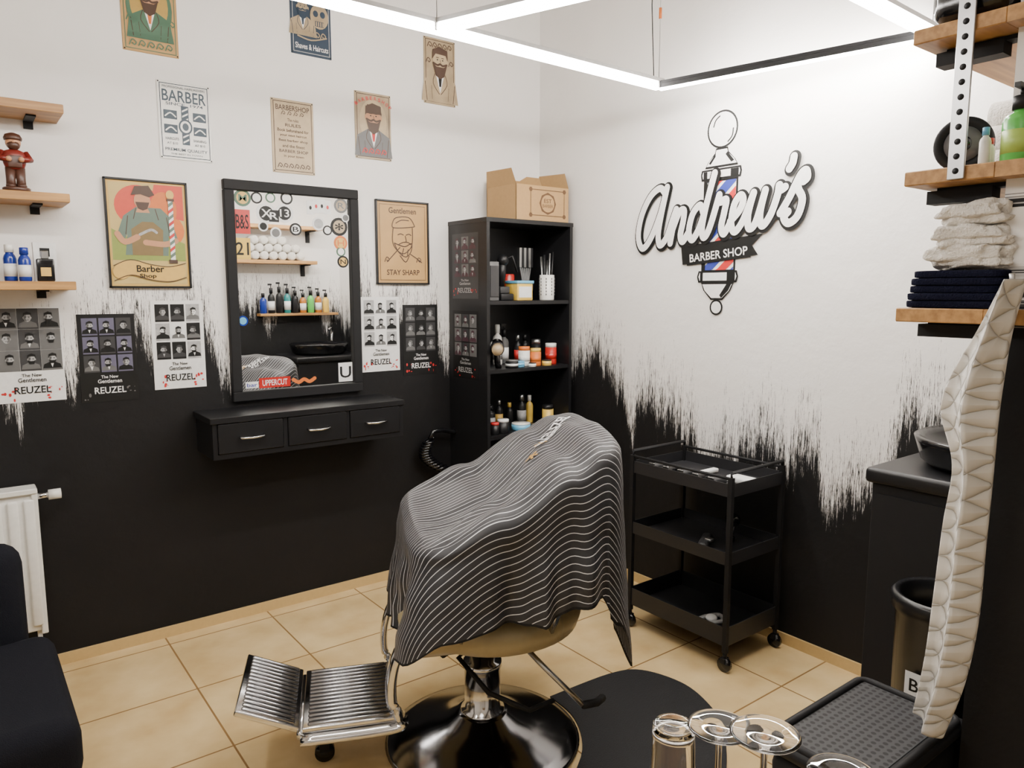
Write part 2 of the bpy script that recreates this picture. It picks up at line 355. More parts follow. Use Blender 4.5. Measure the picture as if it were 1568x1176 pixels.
# tin signs
def tin(x0,x1,z0,z1,bg,border):
    mb=MB(); mb.b2(x0,x1,WN-.004,WN,z0,z1,bg,.0015,seg=1)
    a=Art(mb,(x0,WN-.0045,z0),NX,NY,NN); a.w=x1-x0;a.h=z1-z0; a.L=1
    g=.009;t=.003
    for r in ((g,g,a.w-g,g+t),(g,a.h-g-t,a.w-g,a.h-g),(g,g,g+t,a.h-g),(a.w-g-t,g,a.w-g,a.h-g)): a.rect(*r,border)
    for cx in (.006,a.w-.006):
        for cy in (.006,a.h-.006): a.circ(cx,cy,.003,.003,INK,8)
    return mb,a
def gent(a,cx,cy,s,face,hair,suit,shirt=WHT,tie=RED):
    a.L=3; a.poly([(cx-.42*s,cy-.6*s),(cx+.42*s,cy-.6*s),(cx+.36*s,cy-.2*s),(cx+.12*s,cy-.06*s),(cx-.12*s,cy-.06*s),(cx-.36*s,cy-.2*s)],suit)
    a.L=4; a.poly([(cx-.1*s,cy-.06*s),(cx+.1*s,cy-.06*s),(cx,cy-.42*s)],shirt)
    for q in (-1,1): a.ribbon([(cx+q*.12*s,cy-.07*s),(cx+q*.16*s,cy-.25*s),(cx+q*.02*s,cy-.44*s)],.014*s,hair,3); a.ribbon([(cx+q*.34*s,cy-.24*s),(cx+q*.30*s,cy-.58*s)],.014*s,hair,2); a.ribbon([(cx+q*.2*s,cy-.3*s),(cx+q*.18*s,cy-.55*s)],.008*s,hair,2)
    a.L=5; a.poly([(cx-.04*s,cy-.12*s),(cx+.04*s,cy-.12*s),(cx+.02*s,cy-.3*s),(cx-.02*s,cy-.3*s)],tie); a.circ(cx,cy+.17*s,.155*s,.22*s,face,20)
    for q in (-1,1): a.circ(cx+q*.165*s,cy+.17*s,.025*s,.05*s,face,10)
    a.L=7; a.poly([(cx-.18*s,cy+.2*s),(cx-.17*s,cy+.38*s),(cx-.02*s,cy+.45*s),(cx+.17*s,cy+.4*s),(cx+.18*s,cy+.2*s),(cx+.13*s,cy+.3*s),(cx-.1*s,cy+.31*s)],hair)
    a.poly([(cx-.16*s,cy+.12*s),(cx-.08*s,cy+.07*s),(cx+.08*s,cy+.07*s),(cx+.16*s,cy+.12*s),(cx+.1*s,cy-.1*s),(cx,cy-.16*s),(cx-.1*s,cy-.1*s)],hair)
    a.ribbon([(cx-.15*s,cy+.13*s),(cx-.06*s,cy+.1*s),(cx,cy+.125*s),(cx+.06*s,cy+.1*s),(cx+.15*s,cy+.13*s)],.04*s,hair,3)
    for q in (-.06,.06): a.circ(cx+q*s,cy+.2*s,.018*s,.012*s,INK,8); a.rect(cx+q*s-.03*s,cy+.235*s,cx+q*s+.03*s,cy+.25*s,hair)
    a.ribbon([(cx,cy+.2*s),(cx+.015*s,cy+.14*s),(cx-.01*s,cy+.14*s)],.01*s,hair,2)
def scroll(a,x0,x1,y,h,m,n=5,seed=1):
    for k in range(n):
        x=x0+(x1-x0)*(k+.5)/n; a.ribbon([(x-.45*h,y-h*.3),(x-.1*h,y+h*.4),(x+.35*h,y+.1*h),(x+.15*h,y-.25*h),(x-.1*h,y-.05*h)],h*.14,m,4)
mb,a=tin(.61,.81,2.36,2.66,TAN,GRN); a.L=2; a.circ(a.w/2,.17,.082,.12,GRN,24); a.circ(a.w/2,.18,.068,.10,mat('mustard_print',(.38,.24,.05),.5),24); gent(a,a.w/2,.17,.2,SKIN,DBR,GRN,tie=ORG)
a.L=9; scroll(a,.02,.18,.03,.03,GRN); scroll(a,.02,.06,.12,.03,GRN,2); scroll(a,.14,.19,.12,.03,GRN,2); scroll(a,.02,.18,.06,.03,GRN); mb.build('tin_sign')
mb,a=tin(1.27,1.455,2.47,2.76,NAVY,G1); gent(a,.055,.17,.15,BEI,NAVY,BEI,tie=NAVY); a.L=8; a.circ(.13,.17,.042,.052,BEI,20); a.L=9; a.circ(.113,.18,.012,.014,NAVY,10); a.circ(.145,.18,.012,.014,NAVY,10); a.rect(.11,.128,.15,.15,NAVY); a.poly([(.085,.215),(.172,.215),(.155,.24),(.105,.24)],BEI)
for k in range(4): a.L=10; a.rect(.113+.01*k,.13,.119+.01*k,.148,BEI)
a.L=9; a.text('Shaves & Haircuts',.092,.035,.15,.024,WHT); a.ribbon([(.03,.075),(.09,.065),(.16,.085)],.006,BEI,4); scroll(a,.02,.16,.26,.025,BEI); scroll(a,.02,.16,.09,.03,BEI,5); mb.build('tin_sign')
mb,a=tin(1.93,2.11,2.36,2.67,BEI,DBR); gent(a,.09,.16,.25,CREAM,DBR,BEI,tie=INK); a.L=2; scroll(a,.02,.16,.035,.03,DBR,6); scroll(a,.02,.16,.275,.03,DBR,5); scroll(a,.015,.035,.2,.03,DBR,1); scroll(a,.145,.165,.2,.03,DBR,1); mb.build('tin_sign')
mb,a=tin(.72,.92,1.97,2.27,WPL,TEAL); a.L=2
a.text('PROFESSIONAL HAIRDRESSERS',.1,.278,.16,.009,TEAL); a.text('BARBER',.1,.245,.165,.044,TEAL); a.text('SINCE  1974',.1,.214,.14,.011,TEAL)
a.rect(.086,.06,.114,.21,TEAL); a.L=4
for k in range(7): a.poly([(.089,.065+.02*k),(.111,.078+.02*k),(.111,.085+.02*k),(.089,.072+.02*k)],WPL)
a.L=2
for (x,y) in ((.02,.155),(.13,.155),(.02,.1),(.13,.1)): a.rect(x,y,x+.05,y+.034,TEAL)
a.L=4
for (x,y) in ((.02,.155),(.13,.155),(.02,.1),(.13,.1)): a.ribbon([(x+.006,y+.01),(x+.025,y+.024),(x+.044,y+.01)],.005,WPL,3)
a.L=5; a.circ(.1,.13,.026,.03,TEAL,18); a.circ(.1,.13,.02,.023,WPL,18); a.circ(.1,.13,.012,.015,TEAL,12); a.L=2
for t,x in (('HAIRCUTS',.048),('SHAVING',.152)): a.text(t,x,.08,.05,.010,TEAL); a.text('AT $10',x,.062,.04,.010,TEAL)
a.text('PREMIUM QUALITY',.1,.038,.16,.014,TEAL); a.text('THE BEST IN TOWN',.1,.022,.12,.006,TEAL); mb.build('tin_sign')
mb,a=tin(1.17,1.36,1.96,2.27,CREAM,DBR); a.L=2; a.text('BARBERSHOP',.095,.275,.15,.022,DBR); scroll(a,.04,.15,.252,.02,DBR,4)
for k,(t,w) in enumerate((('The rules',.05),('RULES',.07),('Book beforehand for',.14),('your next haircut',.12),('Best barber shop',.13),('and the finest',.10),('BARBER SHOP',.13),('in your town',.09))): a.text(t,.095,.225-.022*k,w,.013,DBR)
scroll(a,.02,.17,.03,.024,DBR,6); mb.build('tin_sign')
mb,a=tin(1.56,1.745,2.06,2.36,BEI,DBR); a.L=2; a.circ(.092,.17,.07,.1,CREAM,24); gent(a,.092,.15,.23,SKIN,DBR,G2,tie=RED); a.L=9; a.poly([(.06,.245),(.125,.245),(.135,.205),(.05,.205)],DBR); a.arc_text('BARBERSHOP',.092,.14,.135,math.radians(130),math.radians(50),.016,RED); scroll(a,.03,.16,.035,.03,RED,4); mb.build('tin_sign')
# framed prints
def framed(x0,x1,z0,z1,bg):
    mb=MB(); f=.008
    mb.b2(x0+f,x1-f,WN-.008,WN,z0+f,z1-f,bg)
    for r in ((x0,x1,z0,z0+f),(x0,x1,z1-f,z1),(x0,x0+f,z0,z1),(x1-f,x1,z0,z1)): mb.b2(r[0],r[1],WN-.016,WN,r[2],r[3],BLK,.001,seg=1)
    a=Art(mb,(x0+f,WN-.0086,z0+f),NX,NY,NN); a.w=x1-x0-2*f;a.h=z1-z0-2*f; return mb,a
mb,a=framed(.51,.81,1.46,1.88,YEL); w,h=a.w,a.h
POP=mat('poppy_print',(.55,.055,.025),.5)
a.L=1; a.rect(.008,.008,w-.008,h-.008,mat('lemon_print',(.52,.38,.13),.5,var=.1,bscale=10)); a.circ(.11,.31,.085,.08,POP,28); a.circ(.17,.22,.105,.08,ORG,24); a.poly([(.15,.29),(.275,.26),(.275,.396),(.17,.396)],POP)
a.circ(.20,.30,.05,.07,ORG,20)
a.L=2; a.poly([(.01,.1),(.275,.1),(.275,.17),(.2,.2),(.1,.17),(.01,.22)],mat('leaf_print',(.22,.27,.05),.5))
a.L=3; gt=mat('grey_green_print',(.10,.15,.115),.5)
a.poly([(.055,.12),(.21,.12),(.215,.2),(.235,.16),(.25,.18),(.225,.27),(.19,.305),(.1,.305),(.055,.27),(.03,.2),(.05,.17),(.065,.2)],gt)
for q in ((.07,.27,.06,.2),(.21,.27,.22,.2),(.1,.3,.09,.26),(.17,.3,.18,.26)): a.L=4; a.ribbon([(q[0],q[1]),(q[2],q[3])],.003,DBR,2)
a.L=4; a.poly([(.08,.12),(.19,.12),(.195,.22),(.16,.25),(.12,.25),(.08,.22)],mat('apron_print',(.17,.11,.035),.5)); a.circ(.125,.33,.03,.035,SKIN,18); a.poly([(.11,.31),(.14,.31),(.15,.285),(.1,.285)],SKIN)
a.L=6; a.poly([(.085,.35),(.1,.385),(.15,.39),(.17,.355),(.15,.345),(.12,.355)],DBR); a.poly([(.1,.325),(.15,.325),(.142,.3),(.125,.293),(.108,.3)],DBR)
a.ribbon([(.03,.2),(.055,.17),(.1,.19)],.022,SKIN,4); a.ribbon([(.24,.18),(.2,.165),(.13,.17)],.022,SKIN,4)
a.L=7; a.ribbon([(.11,.2),(.15,.22),(.17,.21)],.01,G1,3)
a.rect(.218,.1,.236,.34,WHT); a.L=8
for k in range(9): a.poly([(.218,.11+.025*k),(.236,.125+.025*k),(.236,.138+.025*k),(.218,.123+.025*k)],RED if k%2 else gt)
a.circ(.2265,.36,.015,.018,YEL,16); a.rect(.213,.335,.241,.345,DBR); a.rect(.211,.09,.243,.105,DBR)
a.L=9; a.ribbon([(.035,.055),(.07,.070),(.14,.055),(.21,.048),(.243,.058)],.058,YEL,5); a.L=12
a.ribbon([(.01,.078),(.07,.102),(.14,.085),(.21,.077),(.272,.092)],.003,DBR,5); a.ribbon([(.01,.02),(.07,.043),(.14,.025),(.21,.018),(.272,.035)],.003,DBR,5)
a.L=13; a.text('Barber',.14,.068,.10,.026,INK); a.text('Shop',.13,.038,.06,.020,INK); mb.build('framed_barber_print')
mb,a=framed(1.65,1.94,1.48,1.88,TAN); w,h=a.w,a.h; a.L=2
for r in ((.012,.012,w-.012,.014),(.012,h-.014,w-.012,h-.012),(.012,.012,.014,h-.012),(w-.014,.012,w-.012,h-.012)): a.rect(*r,DBR)
a.text('Gentlemen',.137,.345,.15,.028,DBR); a.text('STAY SHARP',.137,.05,.18,.026,DBR)
for p_ in ([(.08,.28),(.1,.31),(.17,.315),(.2,.28),(.19,.27),(.09,.262),(.08,.28)],[(.085,.262),(.08,.2),(.1,.16),(.14,.14),(.18,.17),(.19,.21),(.19,.265)],[(.09,.19),(.11,.15),(.15,.125),(.18,.15),(.185,.19),(.15,.175),(.12,.18),(.09,.19)],[(.11,.23),(.125,.235),(.14,.23)],[(.155,.23),(.17,.235),(.182,.23)],[(.15,.225),(.155,.2),(.145,.195)],[(.115,.185),(.14,.195),(.165,.195),(.18,.185)],[(.1,.15),(.07,.12),(.05,.1)],[(.175,.14),(.21,.12),(.24,.1)],[(.12,.13),(.15,.1),(.17,.13)],[(.1,.15),(.12,.17)],[(.13,.13),(.14,.165)],[(.16,.13),(.165,.16)],[(.1,.285),(.13,.3),(.17,.3)]): a.ribbon(p_,.0045,DBR,4)
scroll(a,.03,.07,.11,.03,DBR,1); scroll(a,.2,.25,.11,.03,DBR,1); mb.build('framed_gentlemen_print')
# ------------------------------------------------------------------ logo
mb=MB(); a=Art(mb,(XE-.0012,2.50,0),(0,-1,0),(0,0,1),(-1,0,0))
cx=.475
def outl(pts,m0=LBLK,m1=LWHT,sh=.008,L=1):
    a.L=L; a.poly(pts,m0); px=sum(p[0] for p in pts)/len(pts); py=sum(p[1] for p in pts)/len(pts)
    wx=max(p[0] for p in pts)-min(p[0] for p in pts); wy=max(p[1] for p in pts)-min(p[1] for p in pts)
    a.L=L+1; a.poly([(px+(p[0]-px)*(1-2*sh/wx),py+(p[1]-py)*(1-2*sh/wy)) for p in pts],m1)
def ell(x,y,rx,ry,n=32): return [(x+rx*math.cos(2*math.pi*k/n),y+ry*math.sin(2*math.pi*k/n)) for k in range(n)]
outl(ell(cx,2.125,.078,.078)); a.L=3
a.ribbon([(cx-.045,2.14),(cx-.035,2.165),(cx-.015,2.18)],.006,LBLK,4); a.ribbon([(cx+.055,2.12),(cx+.05,2.09),(cx+.03,2.07)],.006,LBLK,4)
outl([(cx-.03,2.05),(cx+.03,2.05),(cx+.035,2.03),(cx+.07,1.995),(cx+.085,1.97),(cx-.085,1.97),(cx-.07,1.995),(cx-.035,2.03)])
a.L=3; a.poly([(cx+.03,2.03),(cx+.065,1.99),(cx+.05,1.985),(cx+.02,2.02)],LBLK); a.poly([(cx-.03,2.03),(cx-.065,1.99),(cx-.055,1.985),(cx-.03,2.015)],LBLK)
outl([(cx-.1,1.965),(cx+.1,1.965),(cx+.105,1.945),(cx+.1,1.92),(cx-.1,1.92),(cx-.105,1.945)],L=3)
a.L=5; a.rect(cx+.05,1.928,cx+.09,1.957,LBLK); a.rect(cx-.09,1.928,cx-.07,1.957,LBLK)
outl([(cx-.088,1.92),(cx+.088,1.92),(cx+.088,1.53),(cx-.088,1.53)],sh=.009)
a.L=4
def clipband(z0,z1,m):
    sl=.14; xs=[-.079+.158*i/12 for i in range(13)]; up=[];dn=[]
    for x in xs:
        u=min(1.912,max(1.538,z1+sl*(x/.158+.5))); d=min(1.912,max(1.538,z0+sl*(x/.158+.5)))
        up.append((cx+x,u)); dn.append((cx+x,d))
    for i in range(12):
        if up[i][1]-dn[i][1]>1e-4 or up[i+1][1]-dn[i+1][1]>1e-4: a.poly([dn[i],dn[i+1],up[i+1],up[i]],m)
for i in range(5):
    z0=1.36+i*.135; clipband(z0,z0+.052,BLUE); clipband(z0+.070,z0+.115,RED)
a.L=6; a.rect(cx-.079,1.538,cx-.066,1.912,LBLK)
outl([(cx-.1,1.535),(cx+.1,1.535),(cx+.107,1.51),(cx+.1,1.485),(cx-.1,1.485),(cx-.107,1.51)],L=7)
a.L=9; a.rect(cx+.05,1.493,cx+.092,1.527,LBLK); a.rect(cx-.09,1.493,cx-.075,1.527,LBLK)
outl([(cx-.085,1.485),(cx+.085,1.485),(cx+.07,1.45),(cx+.03,1.41),(cx-.03,1.41),(cx-.07,1.45)],L=7)
a.L=9; a.poly([(cx+.075,1.478),(cx+.06,1.45),(cx+.025,1.418),(cx+.015,1.43),(cx+.05,1.478)],LBLK)
outl(ell(cx,1.378,.034,.034,20),L=7)
a.L=9; a.poly([(cx-.19,1.565),(cx+.20,1.595),(cx+.17,1.635),(cx+.22,1.68),(cx-.15,1.65),(cx-.20,1.64)],LBLK)
a.L=10; a.poly([(cx-.165,1.560),(cx+.165,1.587),(cx+.165,1.648),(cx-.165,1.621)],LBLK); a.L=12
a.text('BARBER SHOP',cx,1.604,.30,.036,LWHT,.08)
strokes=[[(1.45,1.75),(1.1,1.98),(.55,1.75),(.12,1.1),(.05,.4),(.4,.02),(.85,.25),(1.3,1.0),(1.5,1.8)],[(1.55,1.95),(1.38,1.0),(1.32,.35),(1.5,.02),(1.85,.2),(2.1,.7),(2.25,1.05)],
[(2.25,1.0),(2.12,.02)],[(2.15,.35),(2.45,.9),(2.72,.95),(2.75,.6),(2.68,.2),(2.85,.0),(3.1,.2)],
[(3.82,.75),(3.6,1.0),(3.25,.75),(3.15,.25),(3.4,.0),(3.72,.3),(3.95,.9)],[(4.2,2.0),(3.95,.9),(3.88,.25),(4.05,.0),(4.3,.25),(4.6,1.2)],
[(4.6,1.2),(4.68,.95),(5.0,.98),(4.98,.6),(4.92,.2),(5.1,.0),(5.35,.25)],
[(5.35,.3),(5.75,.55),(5.88,.85),(5.7,1.02),(5.45,.75),(5.42,.25),(5.65,.0),(6.0,.25),(6.35,1.0)],
[(6.35,1.0),(6.22,.4),(6.35,.02),(6.65,.15),(6.9,1.0)],[(6.9,1.0),(6.8,.35),(6.98,.02),(7.3,.25),(7.5,.75),(7.52,1.05),(7.62,.9),(7.8,.95)],
[(8.0,1.85),(7.98,1.65),(7.87,1.5)],
[(7.75,.25),(8.05,.6),(8.4,1.2),(8.62,1.32),(8.72,1.1),(8.58,1.0)],[(8.4,1.2),(8.38,.85),(8.65,.5),(8.55,.1),(8.2,-.05),(7.95,.12),(8.1,.25)]]
def L2(p):
    yy=p[1]*.122+.022*math.sin(min(1,max(0,p[1]))*math.pi/2)
    x=.015+p[0]*.0985
    return (x+yy*.12-.01, 1.640+x*.095+yy)
for i,s_ in enumerate(strokes):
    a.L=13+.5*i; a.c=0; a.ribbon([(q[0]+.003,q[1]-.003) for q in map(L2,s_)],.053,LBLK)
for i,s_ in enumerate(strokes):
    a.L=20+.5*i; a.c=0; a.ribbon([L2(p) for p in s_],.031,LWHT)
mb.build('barber_pole_wall_logo',recalc=False)
# ------------------------------------------------------------------ mirror
mb=MB(); x0,x1,z0,z1=.95,1.555,.975,1.91; f=.042
for r in ((x0,x1,z0,z0+f),(x0,x1,z1-f,z1),(x0,x0+f,z0+f,z1-f),(x1-f,x1,z0+f,z1-f)): mb.b2(r[0],r[1],WN-.03,WN,r[2],r[3],BLKM,.003,seg=1)
mb.b2(x0+f,x1-f,WN-.012,WN,z0+f,z1-f,MIR)
a=Art(mb,(x0,WN-.0126,z0),NX,NY,NN)
def mp(u,v):
    t=(u-345)/203.0; top=275+19*t; bot=612-16*t
    return t*.605, (bot-v)/(bot-top)*.935
def stc(u,v,r,m,m2=None,txt=None):
    x,y=mp(u,v); R=r*.00275; a.L=1; a.circ(x,y,R,R,m,20)
    if m2: a.L=2; a.circ(x,y,R*.72,R*.72,m2,16)
    if txt: a.L=3; a.text(txt,x,y,R*1.0,R*.8,m)
def str_(u,v,w,h,m,m2=None,txt=None,rot=0):
    x,y=mp(u,v); w*=.0028;h*=.0028; a.L=1; a.rect(x-w/2,y-h/2,x+w/2,y+h/2,m)
    if txt: a.L=2; a.text(txt,x,y,w*.8,h*.6,m2,rot)
stc(372,303,13,GRN,YEL,'M'); str_(370,338,24,36,REDP,INK,'B&S'); stc(405,326,16,WHT,INK,'X'); stc(392,303,9,INK,WHT); stc(432,326,15,WHT,INK,'13'); stc(436,304,10,INK,WHT); stc(418,355,9,WHT,G2); stc(448,350,10,INK,WHT,'B'); str_(369,378,24,32,YELP,INK,'21'); str_(416,330,16,18,INK,WHT,'R'); stc(412,303,8,GRN,WHT); stc(400,345,8,WHT,INK)
for k in range(4): 
    x,y=mp(472+9*k,316+(k-1.5)**2); a.L=1+k; a.rect(x-.017,y-.03,x+.017,y+.03,WHT); a.L=1.5+k; a.circ(x,y,.006,.009,RED if k%2 else INK,10)
stc(484,342,11,WHT,G1); stc(521,316,12,G2,BEI,'R'); stc(517,347,15,INK,BEI,'*'); stc(528,334,7,WHT,G2); stc(519,371,12,ORG,YEL,'H'); stc(519,384,8,GRN,WHT); stc(522,399,10,INK,YEL,'N'); stc(498,352,8,INK,WHT); stc(365,487,8,BLUEP,CYANP)
str_(408,582,50,16,REDP,WHT,'UPPERCUT'); str_(521,567,25,32,WHT,INK,'U'); str_(374,586,20,10,WHT,BLUE,'bar')
x,y=mp(453,579); a.L=2; a.ribbon([(x-.05,y+.005),(x-.025,y-.008),(x,y+.004),(x+.025,y-.008),(x+.05,y+.005)],.016,ORG,5)
mb.build('wall_mirror')
# ------------------------------------------------------------------ console
mb=MB(); mb.b2(.79,1.655,2.99,WN,.925,.95,BLK,.002,seg=1); mb.b2(.80,1.65,3.0,WN,.78,.80,BLK)
for x in (.80,1.085,1.365,1.632): mb.b2(x,x+.018,3.0,WN,.80,.925,BLK)
for i,x in enumerate((.82,1.105,1.385)):
    w=.262 if i<2 else .245
    mb.b2(x,x+w,2.993,3.012,.803,.922,BLK,.002,seg=1); c=x+w/2
    mb.tube([(c-.05,2.993,.865),(c-.045,2.975,.862),(c,2.972,.86),(c+.045,2.975,.862),(c+.05,2.993,.865)],.0045,CHR)
mb.build('wall_drawer_console')
# ------------------------------------------------------------------ radiator
mb=MB(); mb.b2(-.7,.20,3.15,3.21,.19,.72,WPL,.008)
for i in range(18):
    x=-.68+i*.05; mb.b2(x,x+.034,3.138,3.152,.215,.695,WPL,.006)
mb.b2(-.7,.215,3.135,3.22,.715,.735,WPL,.003,seg=1); mb.b2(.195,.215,3.14,3.22,.18,.73,WPL,.003,seg=1)
mb.cyl((.205,3.16,.70),(.26,3.16,.70),.011,CHR); mb.cyl((.25,3.16,.70),(.29,3.16,.70),.019,WPL)
mb.cyl((.19,3.18,.21),(.19,3.18,0),.008,WPL); mb.b2(-.5,-.46,3.2,WN-.012,.3,.6,STEEL); mb.b2(.0,.04,3.2,WN-.012,.3,.6,STEEL)
mb.build('radiator')
# ------------------------------------------------------------------ left shelves + items
def bottle(mb,x,y,z,r,h,m,cap,neck=.4,label=None,pump=False):
    mb.lathe([(r*.92,0),(r,.004),(r,h*.62),(r*.85,h*.70),(r*neck,h*.76),(r*neck,h*.80)],m,(x,y,z),16)
    mb.lathe([(r*(neck+.12),0),(r*(neck+.12),h*.2),(r*(neck),h*.21)],cap,(x,y,z+h*.79),12)
    if label: mb.lathe([(r*1.01,0),(r*1.01,h*.35)],label,(x,y,z+h*.13),16)
    if pump:
        mb.cyl((x,y,z+h),(x,y,z+h*1.12),r*.12,cap,8); mb.b2(x-r*.9,x+r*.25,y-r*.18,y+r*.18,z+h*1.1,z+h*1.17,cap)
for zt in (2.085,1.785,1.482):
    mb=MB(); mb.b2(-.6,.375,3.04,WN,zt-.03,zt,OAK,.002,seg=1)
    for xx in (-.45,.27): mb.b2(xx,xx+.03,3.12,WN,zt-.036,zt-.03,BLKM); mb.b2(xx,xx+.03,WN-.006,WN,zt-.06,zt-.03,BLKM)
    mb.build('wooden_wall_shelf')
mb=MB(); bx,by,bz=.225,3.10,1.785; bc=mat('figurine_red',(.16,.015,.01),.35); bn=mat('figurine_brown',(.06,.022,.012),.4)
mb.lathe([(.04,0),(.042,.012),(.038,.015)],bn,(bx,by,bz))
for s in (-1,1): mb.tube([(bx+s*.014,by,bz+.012),(bx+s*.015,by,bz+.04),(bx+s*.012,by,bz+.08)],[.016,.014,.018],bn,10); mb.sphere((bx+s*.016,by-.008,bz+.02),.015,bn,.6)
mb.lathe([(.026,0),(.033,.02),(.036,.045),(.030,.06),(.012,.068)],bc,(bx,by,bz+.075),sy=.75)
mb.box((bx,by-.024,bz+.10),(.04,.008,.04),bn,.003)
for s in (-1,1): mb.tube([(bx+s*.032,by,bz+.132),(bx+s*.045,by-.01,bz+.11),(bx+s*.022,by-.032,bz+.105)],[.012,.011,.009],bc,8); mb.sphere((bx+s*.018,by-.035,bz+.106),.009,SKIN)
mb.sphere((bx,by,bz+.165),.023,SKIN,1.1); mb.sphere((bx,by-.008,bz+.155),.020,bn,.8); mb.lathe([(.026,0),(.028,.008),(.022,.02),(.006,.026)],bn,(bx,by+.002,bz+.172)); mb.sphere((bx,by-.022,bz+.166),.005,SKIN)
mb.build('barber_figurine')
mb=MB(); mb.b2(.04,.125,3.12,3.135,1.785,1.915,BLK,.002,seg=1); mb.b2(.05,.115,3.118,3.121,1.795,1.905,WHT); mb.b2(.06,.105,3.1165,3.118,1.81,1.85,G2); mb.b2(.07,.09,3.135,3.17,1.785,1.85,BLK); mb.build('small_photo_frame')
mb=MB(); bottle(mb,.13,3.09,1.482,.024,.14,BLK,BLK,label=G2); bottle(mb,.188,3.10,1.482,.020,.125,BLUEP,WPL,label=WHT,neck=.6); bottle(mb,.228,3.07,1.482,.019,.115,BLUEP,BLUEP,label=WHT,neck=.6)
mb.build('aftershave_bottles')
mb=MB(); mb.b2(.262,.315,3.06,3.09,1.482,1.56,BLKG,.004); mb.b2(.277,.30,3.065,3.085,1.56,1.588,STEEL,.002,seg=1); mb.b2(.273,.304,3.0585,3.06,1.50,1.53,YEL); mb.build('perfume_bottle')
mb=MB(); mb.b2(.26,.33,3.13,3.16,1.482,1.62,WHT,.001,seg=1); mb.b2(.28,.31,3.129,3.13,1.57,1.60,INK); mb.build('perfume_box')
# ------------------------------------------------------------------ bookcase
X0,X1,Y0,Y1=2.06,2.605,2.90,WN-.004
bk=empty('black_bookcase')
SH=[.06,.40,.735,1.065,1.40]
def pb(name,*a):
    mb=MB(); mb.b2(*a,BLK); mb.build(name,parent=bk)
pb('side_panel_left',X0,X0+.018,Y0,Y1,0,1.775); pb('side_panel_right',X1-.018,X1,Y0,Y1,0,1.775); pb('top_panel',X0-.002,X1+.002,Y0-.002,Y1,1.775,1.795); pb('back_panel',X0+.018,X1-.018,Y1-.008,Y1,0,1.775)
for i,z in enumerate(SH): pb('shelf_%d'%(i+1),X0+.018,X1-.018,Y0+.005,Y1-.008,z-.018,z)
pb('plinth',X0+.018,X1-.018,Y0+.02,Y0+.035,0,.042)
for (za,zb,sd) in ((1.41,1.73,6),(1.01,1.35,7)):
    mb=MB(); a=Art(mb,(X0-.0008,3.20,za),(0,-1,0),(0,0,1),(-1,0,0)); a.w=.23;a.h=zb-za; a.L=0; a.rect(0,0,a.w,a.h,G3 if sd==6 else INK)
    barber_poster(0,0,0,0,INK,[G3,G2],G1,mat('plum_ink',(.05,.015,.025),.5),G1,sd,mb=mb,art=a); mb.build('side_poster_%d'%sd,parent=bk)
mb=MB(); P=[]
for i in range(200):
    t=i/199; cx_,cz_=1.90-.05*math.sin(t*math.pi)+.12*t*t,.70-.18*t; q=t*2*math.pi*14
    P.append((cx_+.026*math.cos(q),3.18+.026*math.sin(q),cz_+.006*math.cos(q)))
mb.tube(P,.008,BLKG,6); mb.tube([(1.90,3.18,.70),(1.92,3.18,.74),(1.98,3.19,.74),(2.05,3.19,.72),(2.061,3.19,.72)],.012,BLKG,8); mb.tube([P[-1],(2.05,3.18,.50),(2.061,3.18,.5)],.008,BLKG,8); mb.build('coiled_cable',parent=bk)
R_=random.Random(9)
def shelf_bottles(m,z,y,specs):
    x=2.10
    for (r,h,b_,c_,l_,dx,p_) in specs:
        x+=dx; bottle(m,x+r,y+R_.uniform(-.02,.02),z,r,h,b_,c_,label=l_,pump=p_); x+=2*r
z=1.4002
mb=MB(); mb.lathe([(.036,0),(.038,.005),(.038,.13),(.034,.13),(.034,.006)],WPL,(2.50,2.98,z),20)
for k in range(6):
    for j in range(8):
        an=j*math.pi/4; mb.box((2.50+.0385*math.cos(an),2.98+.0385*math.sin(an),z+.03+k*.016),(.004,.004,.009),G2)
for k in range(7):
    an=k*.9; mb.tube([(2.50+.02*math.cos(an),2.98+.02*math.sin(an),z+.01),(2.50+.032*math.cos(an),2.98+.03*math.sin(an),z+.2+.008*k)],.005,(BLK,STEEL)[k%2],6)
mb.build('comb_holder')
mb=MB(); mb.lathe([(.001,0),(.03,0),(.033,.02),(.045,.10),(.04,.10),(.03,.02)],STEEL,(2.43,3.07,z),20)
for k in range(6): mb.tube([(2.43,3.07,z+.01),(2.39+.015*k,3.07,z+.19)],.005,G2,6); mb.b2(2.382+.015*k,2.396+.015*k,3.06,3.08,z+.17,z+.27,BLK if k%2 else STEEL)
mb.build('brush_jar')
mb=MB(); mb.b2(2.29,2.39,2.96,3.06,z,z+.09,YELP,.004); mb.b2(2.285,2.395,2.955,3.065,z+.085,z+.10,CYANP,.003); mb.b2(2.30,2.38,2.958,2.96,z+.015,z+.07,WHT); mb.build('neck_paper_box')
mb=MB(); mb.b2(2.11,2.17,2.95,3.05,z,z+.19,G2,.004); mb.b2(2.115,2.165,2.945,2.95,z+.02,z+.17,G3); mb.build('appliance_box')
mb=MB(); mb.b2(2.19,2.27,2.96,3.08,z,z+.035,BLK,.006); mb.b2(2.20,2.26,2.98,3.06,z+.035,z+.07,G3,.006); mb.cyl((2.23,3.02,z+.07),(2.23,3.0,z+.2),.02,BLK); mb.sphere((2.23,3.0,z+.2),.03,BLK); mb.tube([(2.23,3.0,z+.2),(2.26,2.96,z+.22),(2.28,2.95,z+.14)],.006,BLK); mb.build('clipper_charging_stand')
mb=MB(); mb.lathe([(.03,0),(.035,.01),(.035,.13),(.03,.135)],REDP,(2.35,3.12,z),18); mb.build('wax_tin')
z=1.0652
